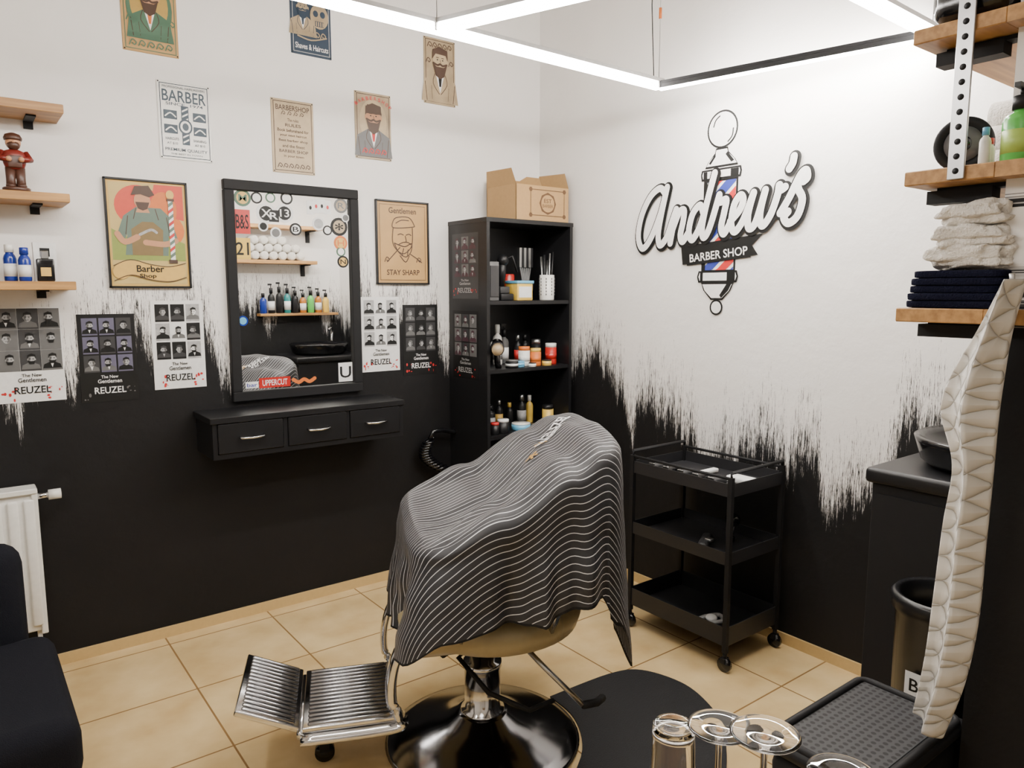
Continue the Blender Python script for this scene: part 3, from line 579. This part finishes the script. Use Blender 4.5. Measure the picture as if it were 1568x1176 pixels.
mb=MB(); shelf_bottles(mb,z,3.13,[(.025,.17,BLK,BLK,G1,.02,True),(.022,.2,STEEL,BLK,WHT,.02,False),(.025,.21,WPL,WPL,G1,.02,False),(.025,.18,G2,BLK,WHT,.015,True),(.02,.15,BLK,STEEL,RED,.02,False),(.024,.15,BLK,BLK,WHT,.02,False)]); mb.build('styling_bottles')
mb=MB()
for (x,y,r,h,b_,c_) in ((2.35,2.98,.03,.10,WPL,ORG),(2.41,2.96,.028,.09,ORG,YELP),(2.47,3.03,.025,.13,BLK,STEEL),(2.53,2.98,.03,.11,REDP,WPL),(2.30,2.96,.03,.03,CYANP,CYANP),(2.36,2.925,.02,.02,WPL,BLK),(2.24,2.94,.033,.04,BLK,G2),(2.46,2.93,.025,.03,YELP,BLK)):
    mb.lathe([(r*.95,0),(r,.003),(r,h*.8),(r*.96,h*.8)],b_,(x,y,z),18); mb.lathe([(r*.97,0),(r*.97,h*.2)],c_,(x,y,z+h*.8),18); mb.lathe([(r*1.01,0),(r*1.01,h*.3)],WHT if b_ is BLK else b_,(x,y,z+h*.25),18)
mb.build('pomade_jars')
mb=MB(); bz=z+.09
mb.cyl((2.10,2.87,bz+.015),(2.17,2.97,bz+.025),.033,BLKG,18); mb.sphere((2.17,2.97,bz+.025),.033,BLKG); mb.cyl((2.072,2.835,bz+.01),(2.10,2.87,bz+.015),.024,BEI,16,r2=.03); mb.tube([(2.16,2.96,bz+.01),(2.17,2.965,z+.02),(2.18,2.97,z+.001)],.016,BLKG,10); mb.build('hair_dryer')
z=.7352
mb=MB(); shelf_bottles(mb,z,3.12,[(.02,.13,AMB,STEEL,INK,.04,False),(.025,.12,BLK,BLK,G1,.02,False),(.022,.14,BLK,STEEL,YEL,.02,False),(.02,.12,BLK,YELP,None,.03,False),(.025,.16,BLK,STEEL,G1,.02,False),(.02,.15,YELP,WPL,None,.02,False)]); mb.build('beard_oil_bottles')
mb=MB()
for (x,y,r,h,b_,c_) in ((2.33,2.98,.05,.035,CYANP,WPL),(2.20,2.96,.03,.07,BLK,WHT),(2.14,2.95,.022,.06,BLK,RED),(2.42,2.97,.03,.02,STEEL,STEEL),(2.52,2.99,.03,.11,YELP,BLK),(2.47,2.95,.022,.03,WPL,BLK)):
    mb.lathe([(r*.95,0),(r,.003),(r,h*.8),(r*.96,h*.8)],b_,(x,y,z),18); mb.lathe([(r*.97,0),(r*.97,h*.2)],c_,(x,y,z+h*.8),18)
mb.build('balm_tins')
# cardboard box
mb=MB(); c0=(2.26,2.60,2.93,3.18,1.7955,1.97); t=.004
for r in ((c0[0],c0[1],c0[2],c0[2]+t,c0[4],c0[5]),(c0[0],c0[1],c0[3]-t,c0[3],c0[4],c0[5]),(c0[0],c0[0]+t,c0[2],c0[3],c0[4],c0[5]),(c0[1]-t,c0[1],c0[2],c0[3],c0[4],c0[5]),(c0[0],c0[1],c0[2],c0[3],c0[4],c0[4]+t)): mb.b2(*r,CARD)
def flap(p,q,r_,s_): mb.add([p,q,r_,s_],[[0,1,2,3]],CARD)
e=1.97
flap((2.26,2.93,e),(2.26,3.18,e),(2.245,3.16,e+.08),(2.245,2.95,e+.075)); flap((2.26,2.93,e),(2.42,2.93,e),(2.38,2.90,e+.03),(2.30,2.90,e+.03))
flap((2.60,2.93,e),(2.60,3.18,e),(2.60,3.17,e+.09),(2.60,2.96,e+.08)); flap((2.27,3.18,e),(2.6,3.18,e),(2.55,3.2,e+.06),(2.30,3.2,e+.06))
a=Art(mb,(2.26,2.9295,1.795),NX,NY,NN); a.L=1; br=mat('box_print',(.10,.05,.02),.8)
a.circ(.2,.09,.055,.055,br,8); a.L=2; a.circ(.2,.09,.043,.043,CARD,20); a.L=3; a.text('EST',.2,.103,.05,.02,br); a.text('BARBER',.2,.078,.07,.016,br); a.L=1
for (sx_,sy_) in ((.09,.03),(.31,.03),(.09,.155),(.31,.155)): a.circ(sx_,sy_,.012,.012,br,6); a.ribbon([(sx_,sy_),(.2,sy_)],.004,br,1)
for sx_ in (.09,.31): a.ribbon([(sx_,.03),(sx_,.155)],.004,br,1)
mb.build('cardboard_box')
# ------------------------------------------------------------------ trolley
TX0,TX1,TY0,TY1=2.27,2.60,1.635,2.13
tl=empty('utility_trolley')
mb=MB()
for x in (TX0,TX1):
    for y in (TY0,TY1):
        mb.b2(x-.009,x+.009,y-.009,y+.009,.075,.76,BLKM)
        mb.cyl((x,y,.05),(x,y,.08),.008,BLKM); mb.cyl((x-.009,y,.028),(x+.009,y,.028),.028,BLKG,18); mb.b2(x-.014,x+.014,y-.01,y+.012,.035,.056,BLKM)
for y in (TY0,TY1): mb.tube([(TX0,y,.755),(TX0,y,.778),(TX1,y,.778),(TX1,y,.755)],.007,BLKM)
for x in (TX0,TX1): mb.tube([(x,TY0,.755),(x,TY1,.755)],.006,BLKM)
mb.build('frame',parent=tl)
TRM=mat('tray_black',(.014,.014,.016),.5,spec=.4)
for i,z in enumerate((.10,.42,.685)):
    mb=MB(); mb.b2(TX0,TX1,TY0,TY1,z,z+.006,TRM)
    mb.build('tray_%d'%(i+1),parent=tl)
    hh=.075 if z<.2 else .05
    for k,r in enumerate(((TX0-.004,TX0,TY0,TY1),(TX1,TX1+.004,TY0,TY1),(TX0,TX1,TY0-.004,TY0),(TX0,TX1,TY1,TY1+.004))): 
        mb=MB(); mb.b2(r[0],r[1],r[2],r[3],z,z+hh,TRM); mb.build('tray_%d_rim_%d'%(i+1,k+1),parent=tl)
mb=MB(); mb.b2(2.285,2.34,1.68,2.10,.692,.70,BLK)
for i in range(5):
    y=1.74+i*.075; mb.box((2.325,y,.717),(.09,.035,.035),BLKG if i%2 else G3,.01); mb.b2(2.282,2.29,y-.014,y+.014,.72,.74,STEEL,.002,seg=1)
mb.build('hair_clippers')
mb=MB(); mb.box((2.46,1.72,.706),(.06,.12,.026),WHT,.008); mb.box((2.48,1.90,.702),(.10,.03,.018),WHT,.006); mb.build('shaver_set')
mb=MB(); mb.box((2.38,1.83,.441),(.15,.04,.03),G3,.012,Matrix.Rotation(.5,4,'Z')); mb.box((2.37,1.80,.458),(.03,.03,.012),STEEL,.004)
mb.build('beard_trimmer')
mb=MB(); mb.cyl((2.47,1.76,.53),(2.55,1.83,.50),.026,BLKG,18); mb.tube([(2.51,1.79,.52),(2.49,1.79,.46),(2.48,1.78,.44)],.014,BLKG,10); mb.sphere((2.48,1.78,.444),.018,BLKG); mb.build('travel_hair_dryer')
mb=MB(); mb.tube(smooth_pts([(2.34,1.83,.115),(2.36,1.78,.118),(2.42,1.76,.115),(2.45,1.80,.118),(2.40,1.83,.115)],5),.009,G1,8,True); mb.sphere((2.40,1.80,.120),.024,WHT,.55); mb.build('folded_cloth')
# ------------------------------------------------------------------ barber chair
ang=math.radians(156); F=Vector((math.cos(ang),math.sin(ang),0))
S=Vector((F.y*-1,F.x,0)); P0=Vector((1.29,1.85,0))
CM=Matrix(((F.x,S.x,0,P0.x),(F.y,S.y,0,P0.y),(0,0,1,0),(0,0,0,1)))
class CB(MB):
    def add(s,vs,fs,m,smooth=False,M=None,uvs=None):
        T=CM@M if M else CM
        MB.add(s,vs,fs,m,smooth,T,uvs)
root=empty('barber_chair')
def part(mb,name): return mb.build(name,parent=root)
mb=CB(); mb.lathe([(.31,0),(.315,.008),(.305,.018),(.27,.032),(.18,.055),(.12,.075),(.085,.10),(.075,.105)],DKCH,(0,0,0),64); part(mb,'base_disc')
mb=CB(); mb.lathe([(.075,.09),(.07,.11),(.058,.115),(.058,.25),(.062,.252),(.062,.27),(.045,.272),(.045,.40)],CHR,(0,0,0),40); part(mb,'hydraulic_column')
mb=CB(); mb.b2(-.16,.16,-.14,.14,.385,.405,BLKM,.005); mb.b2(-.2,-.05,.0,.05,.38,.40,BLKM)
mb.tube([(.03,.08,.375),(.10,.14,.36),(.02,.20,.27),(-.10,.22,.21),(-.18,.20,.22)],.008,BLKM); mb.tube([(-.08,.1,.39),(-.15,.2,.33),(-.25,.27,.235)],.008,STEEL); mb.tube([(-.25,.27,.235),(-.30,.25,.225),(-.33,.22,.22)],.012,BLKM)
mb.tube([(.09,.1,.385),(.15,.15,.38)],.012,BLKM)
part(mb,'pump_lever')
mb=CB()
mb.lathe([(.001,0),(.24,0),(.275,.02),(.285,.05),(.28,.085),(.25,.11),(.001,.12)],VINYL,(-.03,0,.40),48,sx=1.0,sy=1.02)
mb.box((.03,0,.46),(.48,.50,.10),VINYL,.045,seg=4); part(mb,'seat_cushion')
mb=CB(); mb.box((-.295,0,.74),(.07,.48,.46),BLKG,.03,Matrix.Rotation(math.radians(-4),4,'Y'),seg=4); part(mb,'backrest')
mb=CB()
for s in (-1,1):
    mb.box((0,s*.285,.70),(.34,.05,.045),BLKG,.018,seg=3); mb.tube([(.14,s*.285,.69),(.15,s*.28,.55),(.10,s*.24,.45)],.014,CHR); mb.tube([(-.16,s*.285,.69),(-.17,s*.28,.55),(-.15,s*.24,.45)],.014,CHR)
part(mb,'armrests')
mb=CB()
for s in (-.165,.165):
    w_=.020 if s<0 else .028
    mb.tube(smooth_pts([(.20,s,.43),(.27,s,.42),(.30,s,.34),(.30,s,.25),(.27,s,.195),(.33,s,.18),(.56,s,.18)],5),w_,CHR,10,flat=.6)
mb.cyl((.50,0,.19),(.50,0,.06),.011,CHR); mb.cyl((.50,-.012,.03),(.50,.012,.03),.03,BLKG,20); mb.b2(.485,.515,-.018,.018,.035,.065,BLKM)
mb.cyl((.30,-.165,.185),(.30,.165,.185),.012,CHR); mb.cyl((.56,-.165,.19),(.56,.165,.19),.012,CHR)
RUBM=mat('polished_tread',(.34,.34,.35),.22,1)
def plate(f0,z0,f1,z1):
    L=math.hypot(f1-f0,z1-z0); an=math.atan2(z1-z0,f1-f0); R=Matrix.Rotation(-an,4,'Y'); c=((f0+f1)/2,0,(z0+z1)/2)
    mb.box(c,(L,.335,.018),CHR,.004,R)
    for j in range(15):
        off=Matrix.Translation(Vector(c))@R@Matrix.Translation(Vector((0,-.15+j*.0215,.010)))
        t=bmesh.new(); bmesh.ops.create_cube(t,size=1)
        for v in t.verts: v.co=Vector((v.co.x*(L-.03),v.co.y*.013,v.co.z*.012))
        bmesh.ops.bevel(t,geom=t.edges[:],offset=.004,segments=1,affect='EDGES'); t.verts.index_update()
        mb.add([v.co.copy() for v in t.verts],[[v.index for v in f_.verts] for f_ in t.faces],RUBM,True,off); t.free()
plate(.285,.205,.555,.205); plate(.565,.21,.735,.285)
part(mb,'footrest')
# cape
mb=CB(); ST=stripe_mat(); fc=-.07
NT=260
def interp(x,tab):
    if x<=tab[0][0]: return tab[0][1]
    for (a0,b0),(a1,b1) in zip(tab,tab[1:]):
        if x<=a1: 
            t=(x-a0)/(a1-a0); t=t*t*(3-2*t); return b0+(b1-b0)*t
    return tab[-1][1]
HEM=[(-180,.50),(-150,.50),(-135,.42),(-120,.5),(-90,.50),(-60,.47),(-45,.42),(-20,.40),(0,.42),(30,.41),(42,.45),(52,.53),(75,.55),(95,.545),(112,.585),(124,.60),(131,.50),(138,.34),(146,.42),(155,.50),(180,.50)]
def ztop(f,s):
    q=max(0,1-(s/.33)**2)
    z=interp(-f,[(-.26,.765),(-.2,.785),(.0,.86),(.2,.965),(.30,1.015),(.37,1.035)])
    z+= -.05*q*math.exp(-((f-.06)/.15)**2) + .02*q*max(0,-f-.15)/.2
    for (f1,s1,f2,s2,am,wd) in ((.2,.30,-.3,-.05,.016,.028),(.2,-.30,-.3,-.12,.014,.03),(.05,.31,-.3,.18,.012,.025),(.18,.05,-.25,.02,-.014,.04),(.21,.16,-.1,.10,-.012,.03)):
        dx,dy=f2-f1,s2-s1; L=math.hypot(dx,dy); tt=((f-f1)*dx+(s-s1)*dy)/L/L; dist=abs((f-f1)*dy-(s-s1)*dx)/L
        if -.1<tt<1.1: z+=am*math.exp(-(dist/wd)**2)*math.sin(min(1,max(0,tt*.9+.1))*math.pi)
    z+= .007*noise.noise(Vector((f*9,s*9,1)))
    return z
rim=[]
for k in range(NT):
    th_=-math.pi+2*math.pi*k/NT; n_=6.0
    c=math.cos(th_);d=math.sin(th_); r=(abs(c)**n_+abs(d)**n_)**(-1/n_)
    f=r*c*.29; s=r*d*.325
    if f<0: s*=1-.10*(-f/.29)**2
    nx=abs(c*r)**(n_-1)*math.copysign(1,c)/.29; ny=abs(d*r)**(n_-1)*math.copysign(1,d)/.325; l=math.hypot(nx,ny)
    rim.append((fc+f,s,nx/l,ny/l,math.degrees(math.atan2(d,c))))
arc=[0]
for k in range(1,NT): arc.append(arc[-1]+math.hypot(rim[k][0]-rim[k-1][0],rim[k][1]-rim[k-1][1]))
vs=[];uvs=[];NI=40;NO=48
for i in range(NI+1):
    kk=i/NI
    for k in range(NT):
        f=fc+(rim[k][0]-fc)*kk; s=rim[k][1]*kk
        vs.append((f,s,ztop(f,s)-.018*kk**12)); uvs.append((f*1.15,s))
for j in range(1,NO+1):
    d=j/NO
    for k in range(NT):
        f0,s0,nx,ny,deg=rim[k]; zr=ztop(f0,s0)-.018; hem=interp(deg,HEM); D=d*(zr-hem)
        ro=.020*math.sin(min(1,D/.03)*math.pi/2)
        A=.026*min(1,d*1.3)**1.3
        if 95<deg<160: A*=1.25
        w1=math.sin(arc[k]*38+1.3*math.sin(arc[k]*7)+d*1.2); w2=math.sin(arc[k]*17+2+d*.8); w3=math.sin(arc[k]*75+3*math.sin(arc[k]*11))
        corner=min(1,abs(nx*ny)*2.2)
        off=ro+.03*d+A*(.5*w1+.65*w2+.22*w3*d)+corner*.045*d+.008*noise.noise(Vector((f0*8,s0*8,d*5)))
        if 128<deg<150: off-=.02*d
        vs.append((f0+nx*off,s0+ny*off,zr-D)); uvs.append((f0*1.15+nx*D,s0+ny*(D+.02)))
fs=[];hs=[]
tot=NI+NO
for i in range(tot):
    for k in range(NT):
        k2=(k+1)%NT; q=[i*NT+k,i*NT+k2,(i+1)*NT+k2,(i+1)*NT+k]
        (hs if i==tot-1 else fs).append(q)
mb.add(vs,fs,ST,True,None,uvs); mb.add(vs,hs,BLKM,True,None,uvs)
bmesh.ops.remove_doubles(mb.bm,verts=mb.bm.verts[:],dist=.00005)
def on_top(x,y,m,t,w,h,rot,lift=.006):
    tv,tf=text_geo(t); c,d=math.cos(rot),math.sin(rot); o=[]
    for a0,b0 in tv:
        px=a0*w*c-b0*h*d; py=a0*w*d+b0*h*c
        f=x-px; s=y-py; o.append((f,s,ztop(f,s)+lift))
    mb.add(o,tf,m)
LG=mat('label_grey',(.75,.75,.75),.6); GOLD=mat('label_gold',(.42,.24,.05),.5)
on_top(-.255,-.07,LG,'REUZEL',.12,.045,.55); on_top(-.225,-.015,LG,'BARBER',.12,.026,.55); on_top(-.165,.04,GOLD,'*  *',.11,.045,.9)
part(mb,'striped_cape')
# mat under chair
mb=MB(); pts=smooth_pts([(1.62,1.90),(1.9,1.885),(2.02,1.83),(2.07,1.68),(2.04,1.54),(1.96,1.41),(1.78,1.26),(1.55,1.13),(1.3,1.1),(1.2,1.25),(1.3,1.45),(1.5,1.6),(1.6,1.75),(1.62,1.90)],6)[:-1]
n=len(pts); mb.add([(p[0],p[1],.0005) for p in pts]+[(p[0],p[1],.005) for p in pts],[list(range(n)),list(range(n,2*n))]+[[i,(i+1)%n,n+(i+1)%n,n+i] for i in range(n)],mat('rubber_mat',(.013,.013,.014),.6,spec=.3,bump=.4,bscale=250)); mb.build('floor_mat')
# ------------------------------------------------------------------ armchair
mb=MB(); mb.box((-.19,2.17,.38),(.74,.60,.17),FAB,.05,seg=4); mb.box((-.19,2.17,.24),(.66,.52,.16),FAB,.03,taper=.93)
mb.box((-.19,2.50,.50),(.62,.15,.46),FAB,.06,Matrix.Rotation(-.08,4,'X'),seg=4)
for x in (-.46,.06):
    for y in (1.96,2.39): mb.cyl((x,y,0),(x,y,.17),.018,BLKM,12,r2=.026)
mb.box((-.54,2.2,.50),(.12,.6,.26),FAB,.05,seg=4)
mb.build('upholstered_armchair')
# ------------------------------------------------------------------ wash cabinet + basin
mb=MB(); mb.b2(2.10,2.655,.58,1.03,0,.90,BLKM,.003,seg=1); mb.b2(2.08,2.657,.572,1.045,.90,.945,BLK,.012,seg=3); mb.b2(2.094,2.10,.60,.80,.05,.87,BLKM); mb.b2(2.094,2.10,.81,1.015,.05,.87,BLKM)
mb.build('wash_cabinet')
mb=MB(); mb.lathe([(.17,0),(.195,.02),(.21,.07),(.215,.085),(.205,.09),(.19,.07),(.14,.03),(.02,.02)],BLKG,(2.36,.81,.9455),40,sx=1.1,sy=.95)
mb.build('hair_wash_basin')
mb=MB(); mb.cyl((2.56,.60,.9455),(2.56,.60,1.12),.014,CHR); mb.tube([(2.56,.60,1.10),(2.54,.64,1.15),(2.50,.68,1.13)],.010,CHR); mb.build('basin_faucet')
# ------------------------------------------------------------------ right shelves
def rshelf(x1,z,y1=.735):
    mb=MB(); mb.b2(1.55,x1,.572,y1,z-.028,z,OAK,.002,seg=1)
    for xx in (1.63,x1-.08): mb.b2(xx,xx+.035,.571,y1-.03,z-.036,z-.028,BLKM); mb.b2(xx,xx+.035,.571,.577,z-.12,z-.03,BLKM)
    mb.b2(1.62,1.66,.60,y1-.015,z-.06,z-.034,BLKM)
    mb.b2(1.55,1.598,.45,.572,z-.028,z,OAK)
    mb.build('wooden_wall_shelf')
rshelf(2.45,1.955); rshelf(2.40,1.685); rshelf(1.74,1.415)
mb=MB(); mb.b2(1.95,2.60,.571,.66,1.25,1.27,OAK,.002,seg=1); mb.build('wooden_wall_shelf')
mb=MB(); mb.b2(1.543,1.549,.622,.652,1.66,1.99,STEEL,.001,seg=1)
for k in range(12): mb.cyl((1.5425,.637,1.675+.027*k),(1.5435,.637,1.675+.027*k),.006,BLKM,10)
mb.build('perforated_steel_strap')
mb=MB(); mb.box((1.70,.645,2.006),(.28,.14,.10),BLKG,.03,seg=3); mb.b2(1.62,1.78,.64,.648,2.05,2.075,G3); mb.build('tool_case')
mb=MB(); cM=Matrix.Rotation(.25,4,'Z')@Matrix.Rotation(-math.pi/2,4,'Y')
mb.lathe([(.04,-.012),(.050,-.012),(.053,-.006),(.053,.006),(.050,.012),(.040,.012),(.036,.006),(.001,.006)],BLKM,(1.64,.665,1.739),40,cM)
mb.lathe([(.001,.0),(.034,.0),(.034,.008),(.001,.009)],G2,(1.64,.665,1.739),40,cM); mb.lathe([(.001,.0),(.015,.0),(.015,.012),(.001,.012)],BLKG,(1.64,.665,1.739),40,cM); mb.build('tape_roll')
mb=MB(); bottle(mb,1.60,.555,1.685,.028,.12,GREENP,BLK,label=mat('lime_label',(.35,.5,.1),.4),pump=True); mb.build('green_pump_bottle')
mb=MB(); bottle(mb,1.585,.605,1.685,.010,.07,WPL,CYANP,neck=.5); bottle(mb,1.62,.61,1.685,.010,.055,WPL,REDP,neck=.6); mb.build('tonic_vials')
mb=MB(); z=1.4155
for i in range(5):
    o=R_.uniform(-.004,.004); t=.0148
    mb.blob((1.648+o,.636+o,z+t/2),(.175-.004*i,.185-.004*i,t*1.06),NVT,e=.22,amp=.03,fr=30,seed=i); z+=t
mb.build('folded_navy_towels')
mb=MB()
for i,(yc,ww,hh) in enumerate(((.622,.145,.052),(.618,.135,.050),(.612,.120,.050))):
    zc=1.4895+.026+i*.040
    mb.blob((1.645,yc,zc),(.13,ww,hh),WHTT,e=.42,amp=.30,fr=26,seed=i+3,nu=72,nv=36); mb.blob((1.60,yc+.01,zc+.006),(.06,ww*.9,hh*.55),WHTT,e=.45,amp=.35,fr=34,seed=i+9,nu=64,nv=30); mb.blob((1.60,yc-.01,zc-.010),(.05,ww*.85,hh*.4),WHTT,e=.45,amp=.35,fr=34,seed=i+19,nu=64,nv=30)
mb.build('folded_white_towels')
mb=MB(); z=1.6855
for row,(n,off) in enumerate(((7,0),(6,.035),(4,.07))):
    for i in range(n):
        x=1.84+off+i*.072
        mb.cyl((x,.585,z+.034+row*.058),(x,.715,z+.034+row*.058),.033,WHTT,14); mb.sphere((x,.715,z+.034+row*.058),.030,WHTT,1,12,1,.3)
mb.build('rolled_white_towels')
mb=MB()
for i,(b_,h) in enumerate(((BLUEP,.16),(BLK,.2),(BLK,.21),(TEALP,.2),(BLK,.18),(AMB,.16),(GREENP,.18),(AMB,.17),(YELP,.16))): bottle(mb,1.99+i*.065,.615,1.2705,.026,h,b_,BLK,label=(WHT if i%2 else None),pump=i>0)
mb.build('shampoo_bottles')
# hanging towel
mb=MB(); QT=quilt_mat(); vs=[];uvs=[];NR=110;NC=48
pL=[(1.47,.530),(1.38,.565),(1.29,.605),(1.22,.618),(1.12,.590),(1.0,.598),(.85,.605),(.72,.612),(.60,.626)]
pR=[(1.47,.50),(1.38,.515),(1.29,.522),(1.22,.525),(1.12,.526),(1.0,.528),(.85,.53),(.72,.545),(.60,.575)]
def li(t,tab):
    i=t*(len(tab)-1); a0=min(int(i),len(tab)-2); q=i-a0; return tuple(tab[a0][n]*(1-q)+tab[a0+1][n]*q for n in (0,1))
pl=smooth_pts(pL,8); pr=smooth_pts(pR,8)
for i in range(NR+1):
    t=i/NR; zl,yl=li(t,pl); zr,yr=li(t,pr)
    for j in range(NC):
        q=2*math.pi*j/NC; c_=math.cos(q); y=(yl+yr)/2+(yl-yr)/2*c_
        u_=(y-yr)/(yl-yr+1e-4)
        fold=.014*math.sin(u_*8+1+t)+.012*math.exp(-((u_-.45)/.08)**2)*(-1)
        x=1.512+.020*math.copysign(abs(math.sin(q))**.6,math.sin(q))*(1-.3*t)+fold
        z=zl-.02*(1-c_)*t
        vs.append((x,y,z)); uvs.append((y+x,z))
fs=[[i*NC+j,i*NC+(j+1)%NC,(i+1)*NC+(j+1)%NC,(i+1)*NC+j] for i in range(NR) for j in range(NC)]
fs.append(list(range(NC))); fs.append([NR*NC+j for j in range(NC)])
mb.add(vs,fs,QT,True,None,uvs); mb.tube([(1.60,.50,1.46),(1.51,.515,1.46),(1.505,.515,1.48)],.005,STEEL); mb.build('hanging_white_towel')
# ------------------------------------------------------------------ bin, basket
BINM=mat('bin_plastic',(.006,.006,.007),.33,spec=.35)
mb=MB(); mb.lathe([(.095,0),(.10,.01),(.108,.66),(.118,.67),(.12,.70),(.112,.71),(.10,.705),(.095,.64),(.08,.1)],BINM,(1.90,.735,0),40)
a=Art(mb,(1.7905,.77,.47),(0,-1,0),(0,0,1),(-1,0,0)); a.rect(0,0,.045,.065,WHT); a.L=1; a.text('B',.022,.033,.022,.032,INK)
mb.blob((1.94,.70,.69),(.08,.06,.07),mat('bag_plastic',(.6,.52,.35),.4),e=.8,amp=.4,fr=25); mb.build('trash_bin')
mb=MB(); mb.box((1.465,.70,.255),(.37,.225,.51),BLKM,.03,taper=.88,seg=3); mb.box((1.465,.698,.53),(.40,.24,.03),BLKM,.014,seg=3)
mb.b2(1.295,1.635,.605,.792,.5445,.5465,lid_mat())
rp=[]
for (cx_,cy_,a0) in ((1.625,.782,0),(1.305,.782,90),(1.305,.614,180),(1.625,.614,270)):
    for k in range(6): an=math.radians(a0+k*18); rp.append((cx_+.022*math.cos(an),cy_+.022*math.sin(an),.545))
mb.tube(rp,.009,BLKM,8,True)
mb.build('laundry_basket')
# ------------------------------------------------------------------ side table with glasses
mb=MB(); mb.b2(.28,.73,.16,.59,.77,.80,OAK,.003,seg=1)
for x in (.31,.70):
    for y in (.19,.56): mb.b2(x-.02,x+.02,y-.02,y+.02,0,.77,BLKM)
mb.build('side_table')
def wineglass(x,y,zt):
    mb=MB(); h=zt-.80
    inner=[(.0312,.0006)]+[(.0315+.005*math.sin(math.pi*.5*i/8),h*.2*i/8) for i in range(1,9)]+[(.0365*math.cos(math.pi/2*i/9)+.0002,h*.2+h*.32*math.sin(math.pi/2*i/9)) for i in range(1,10)]
    out=[(.0322,-.0),(.0328,.0006)]+[(.033+.005*math.sin(math.pi*.5*i/8),h*.2*i/8) for i in range(1,9)]+[(max(.0042,.038*math.cos(math.pi/2*i/9)),h*.2+h*.345*math.sin(math.pi/2*i/9)) for i in range(1,10)]
    out+=[(.0038,h*.60),(.0034,h*.75),(.0036,h*.90),(.005,h*.945),(.010,h*.972),(.020,h*.982),(.031,h*.986),(.0342,h*.988),(.0350,h*.9905),(.0352,h*.993),(.0350,h*.9955),(.0342,h*.998),(.031,h*.999),(.020,h*.9985),(.008,h*.996),(.0003,h*.995)]
    mb.lathe(inner[::-1]+out,GLASS,(x,y,.8008),56); mb.build('wine_glass')
wineglass(.635,.405,1.0); wineglass(.655,.475,.965); wineglass(.70,.355,.955)
mb=MB(); h=.135
pr_=[(.0003,h-.012),(.015,h-.012),(.0205,h-.0125),(.0218,h-.014),(.0222,h-.018),(.0240,h*.5),(.0262,.001),(.0275,0),(.0285,.001),(.0265,h*.5),(.0250,h-.006),(.0246,h-.002),(.0235,h-.0003),(.0215,h),(.019,h-.001),(.010,h-.003),(.0003,h-.0035)]
mb.lathe(pr_,GLASS,(.655,.54,.8008),56); mb.build('glass_tumbler')
# ------------------------------------------------------------------ LED bars
ZL=2.26
root2=empty('hanging_led_lamp')
def bar(p,q,name,side=None):
    p=Vector((p[0],p[1],ZL));q=Vector((q[0],q[1],ZL)); d=(q-p); L=d.length; d.normalize(); n=Vector((-d.y,d.x,0)); c=(p+q)/2
    R=Matrix((( d.x,n.x,0,0),(d.y,n.y,0,0),(0,0,1,0),(0,0,0,1)))
    mb=MB()
    if side:
        mb.box(c+Vector((0,0,.014)),(L,.028,.010),BLKM,0,R)
        mb.box(c+n*(-.011*side)+Vector((0,0,.001)),(L,.003,.018),BLKM,0,R); mb.box(c+n*(.003*side)+Vector((0,0,-.002)),(L-.01,.020,.022),LED2,0,R)
    else:
        mb.box(c+Vector((0,0,.022)),(L,.038,.014),STEEL,0,R); mb.box(c+Vector((0,0,.002)),(L-.004,.026,.026),LED,0,R)
    mb.build(name,parent=root2)
A_=(1.29,2.08);B_=(2.34,2.10);C_=(2.57,1.16);D_=(1.64,1.13)
bar((.1,2.08),A_,'tube_1'); bar(A_,B_,'tube_2'); bar(B_,C_,'tube_3',side=1); bar(C_,D_,'tube_4'); bar(A_,D_,'tube_5')
bar((.1,2.08),(-.3,1.1),'tube_6'); bar((-.3,1.1),(-1.3,1.1),'tube_7')
mb=MB()
for p in (A_,B_,C_,D_,(.1,2.08),(-.3,1.1),(-1.3,1.1)):
    mb.box((p[0],p[1],ZL+.012),(.035,.035,.04),STEEL,.004); mb.cyl((p[0],p[1],ZL+.03),(p[0],p[1],CEIL),.0015,STEEL,6); mb.cyl((p[0],p[1],CEIL-.015),(p[0],p[1],CEIL),.02,STEEL,16)
mb.tube([(B_[0]-.03,B_[1],ZL+.03),(B_[0]-.05,B_[1],ZL+.3),(B_[0]-.02,B_[1],CEIL)],.002,BLKM,6); mb.cyl((B_[0],B_[1],ZL+.26),(B_[0],B_[1],ZL+.30),.006,ORG,8)
mb.build('suspension_wires',parent=root2)
mb=MB(); mb.b2(-1.6,-.4,-1.4,-.2,CEIL-.04,CEIL,WPL); mb.b2(-1.55,-.45,-1.35,-.25,CEIL-.045,CEIL-.04,mat('fill_panel_emitter',(1,.95,.88),.5,var=0,emit=4)); mb.build('added_fill_panel')  # unseen fill panel, added behind the camera for extra ambient light
w=bpy.data.worlds.new('world'); bpy.context.scene.world=w; w.use_nodes=True; w.node_tree.nodes['Background'].inputs[0].default_value=(.5,.5,.5,1); w.node_tree.nodes['Background'].inputs[1].default_value=.3
# ------------------------------------------------------------------ camera
cd=bpy.data.cameras.new('camera'); cam=bpy.data.objects.new('camera',cd); bpy.context.collection.objects.link(cam)
cd.sensor_width=36; cd.sensor_fit='HORIZONTAL'; cd.lens=25.99; cd.clip_start=.02
f3=Vector((.6012,.7887,-.1253)).normalized(); Rv=f3.cross(Vector((0,0,1))).normalized(); Uv=Rv.cross(f3)
cam.matrix_world=Matrix(((Rv.x,Uv.x,-f3.x,0),(Rv.y,Uv.y,-f3.y,0),(Rv.z,Uv.z,-f3.z,H),(0,0,0,1)))
bpy.context.scene.camera=cam
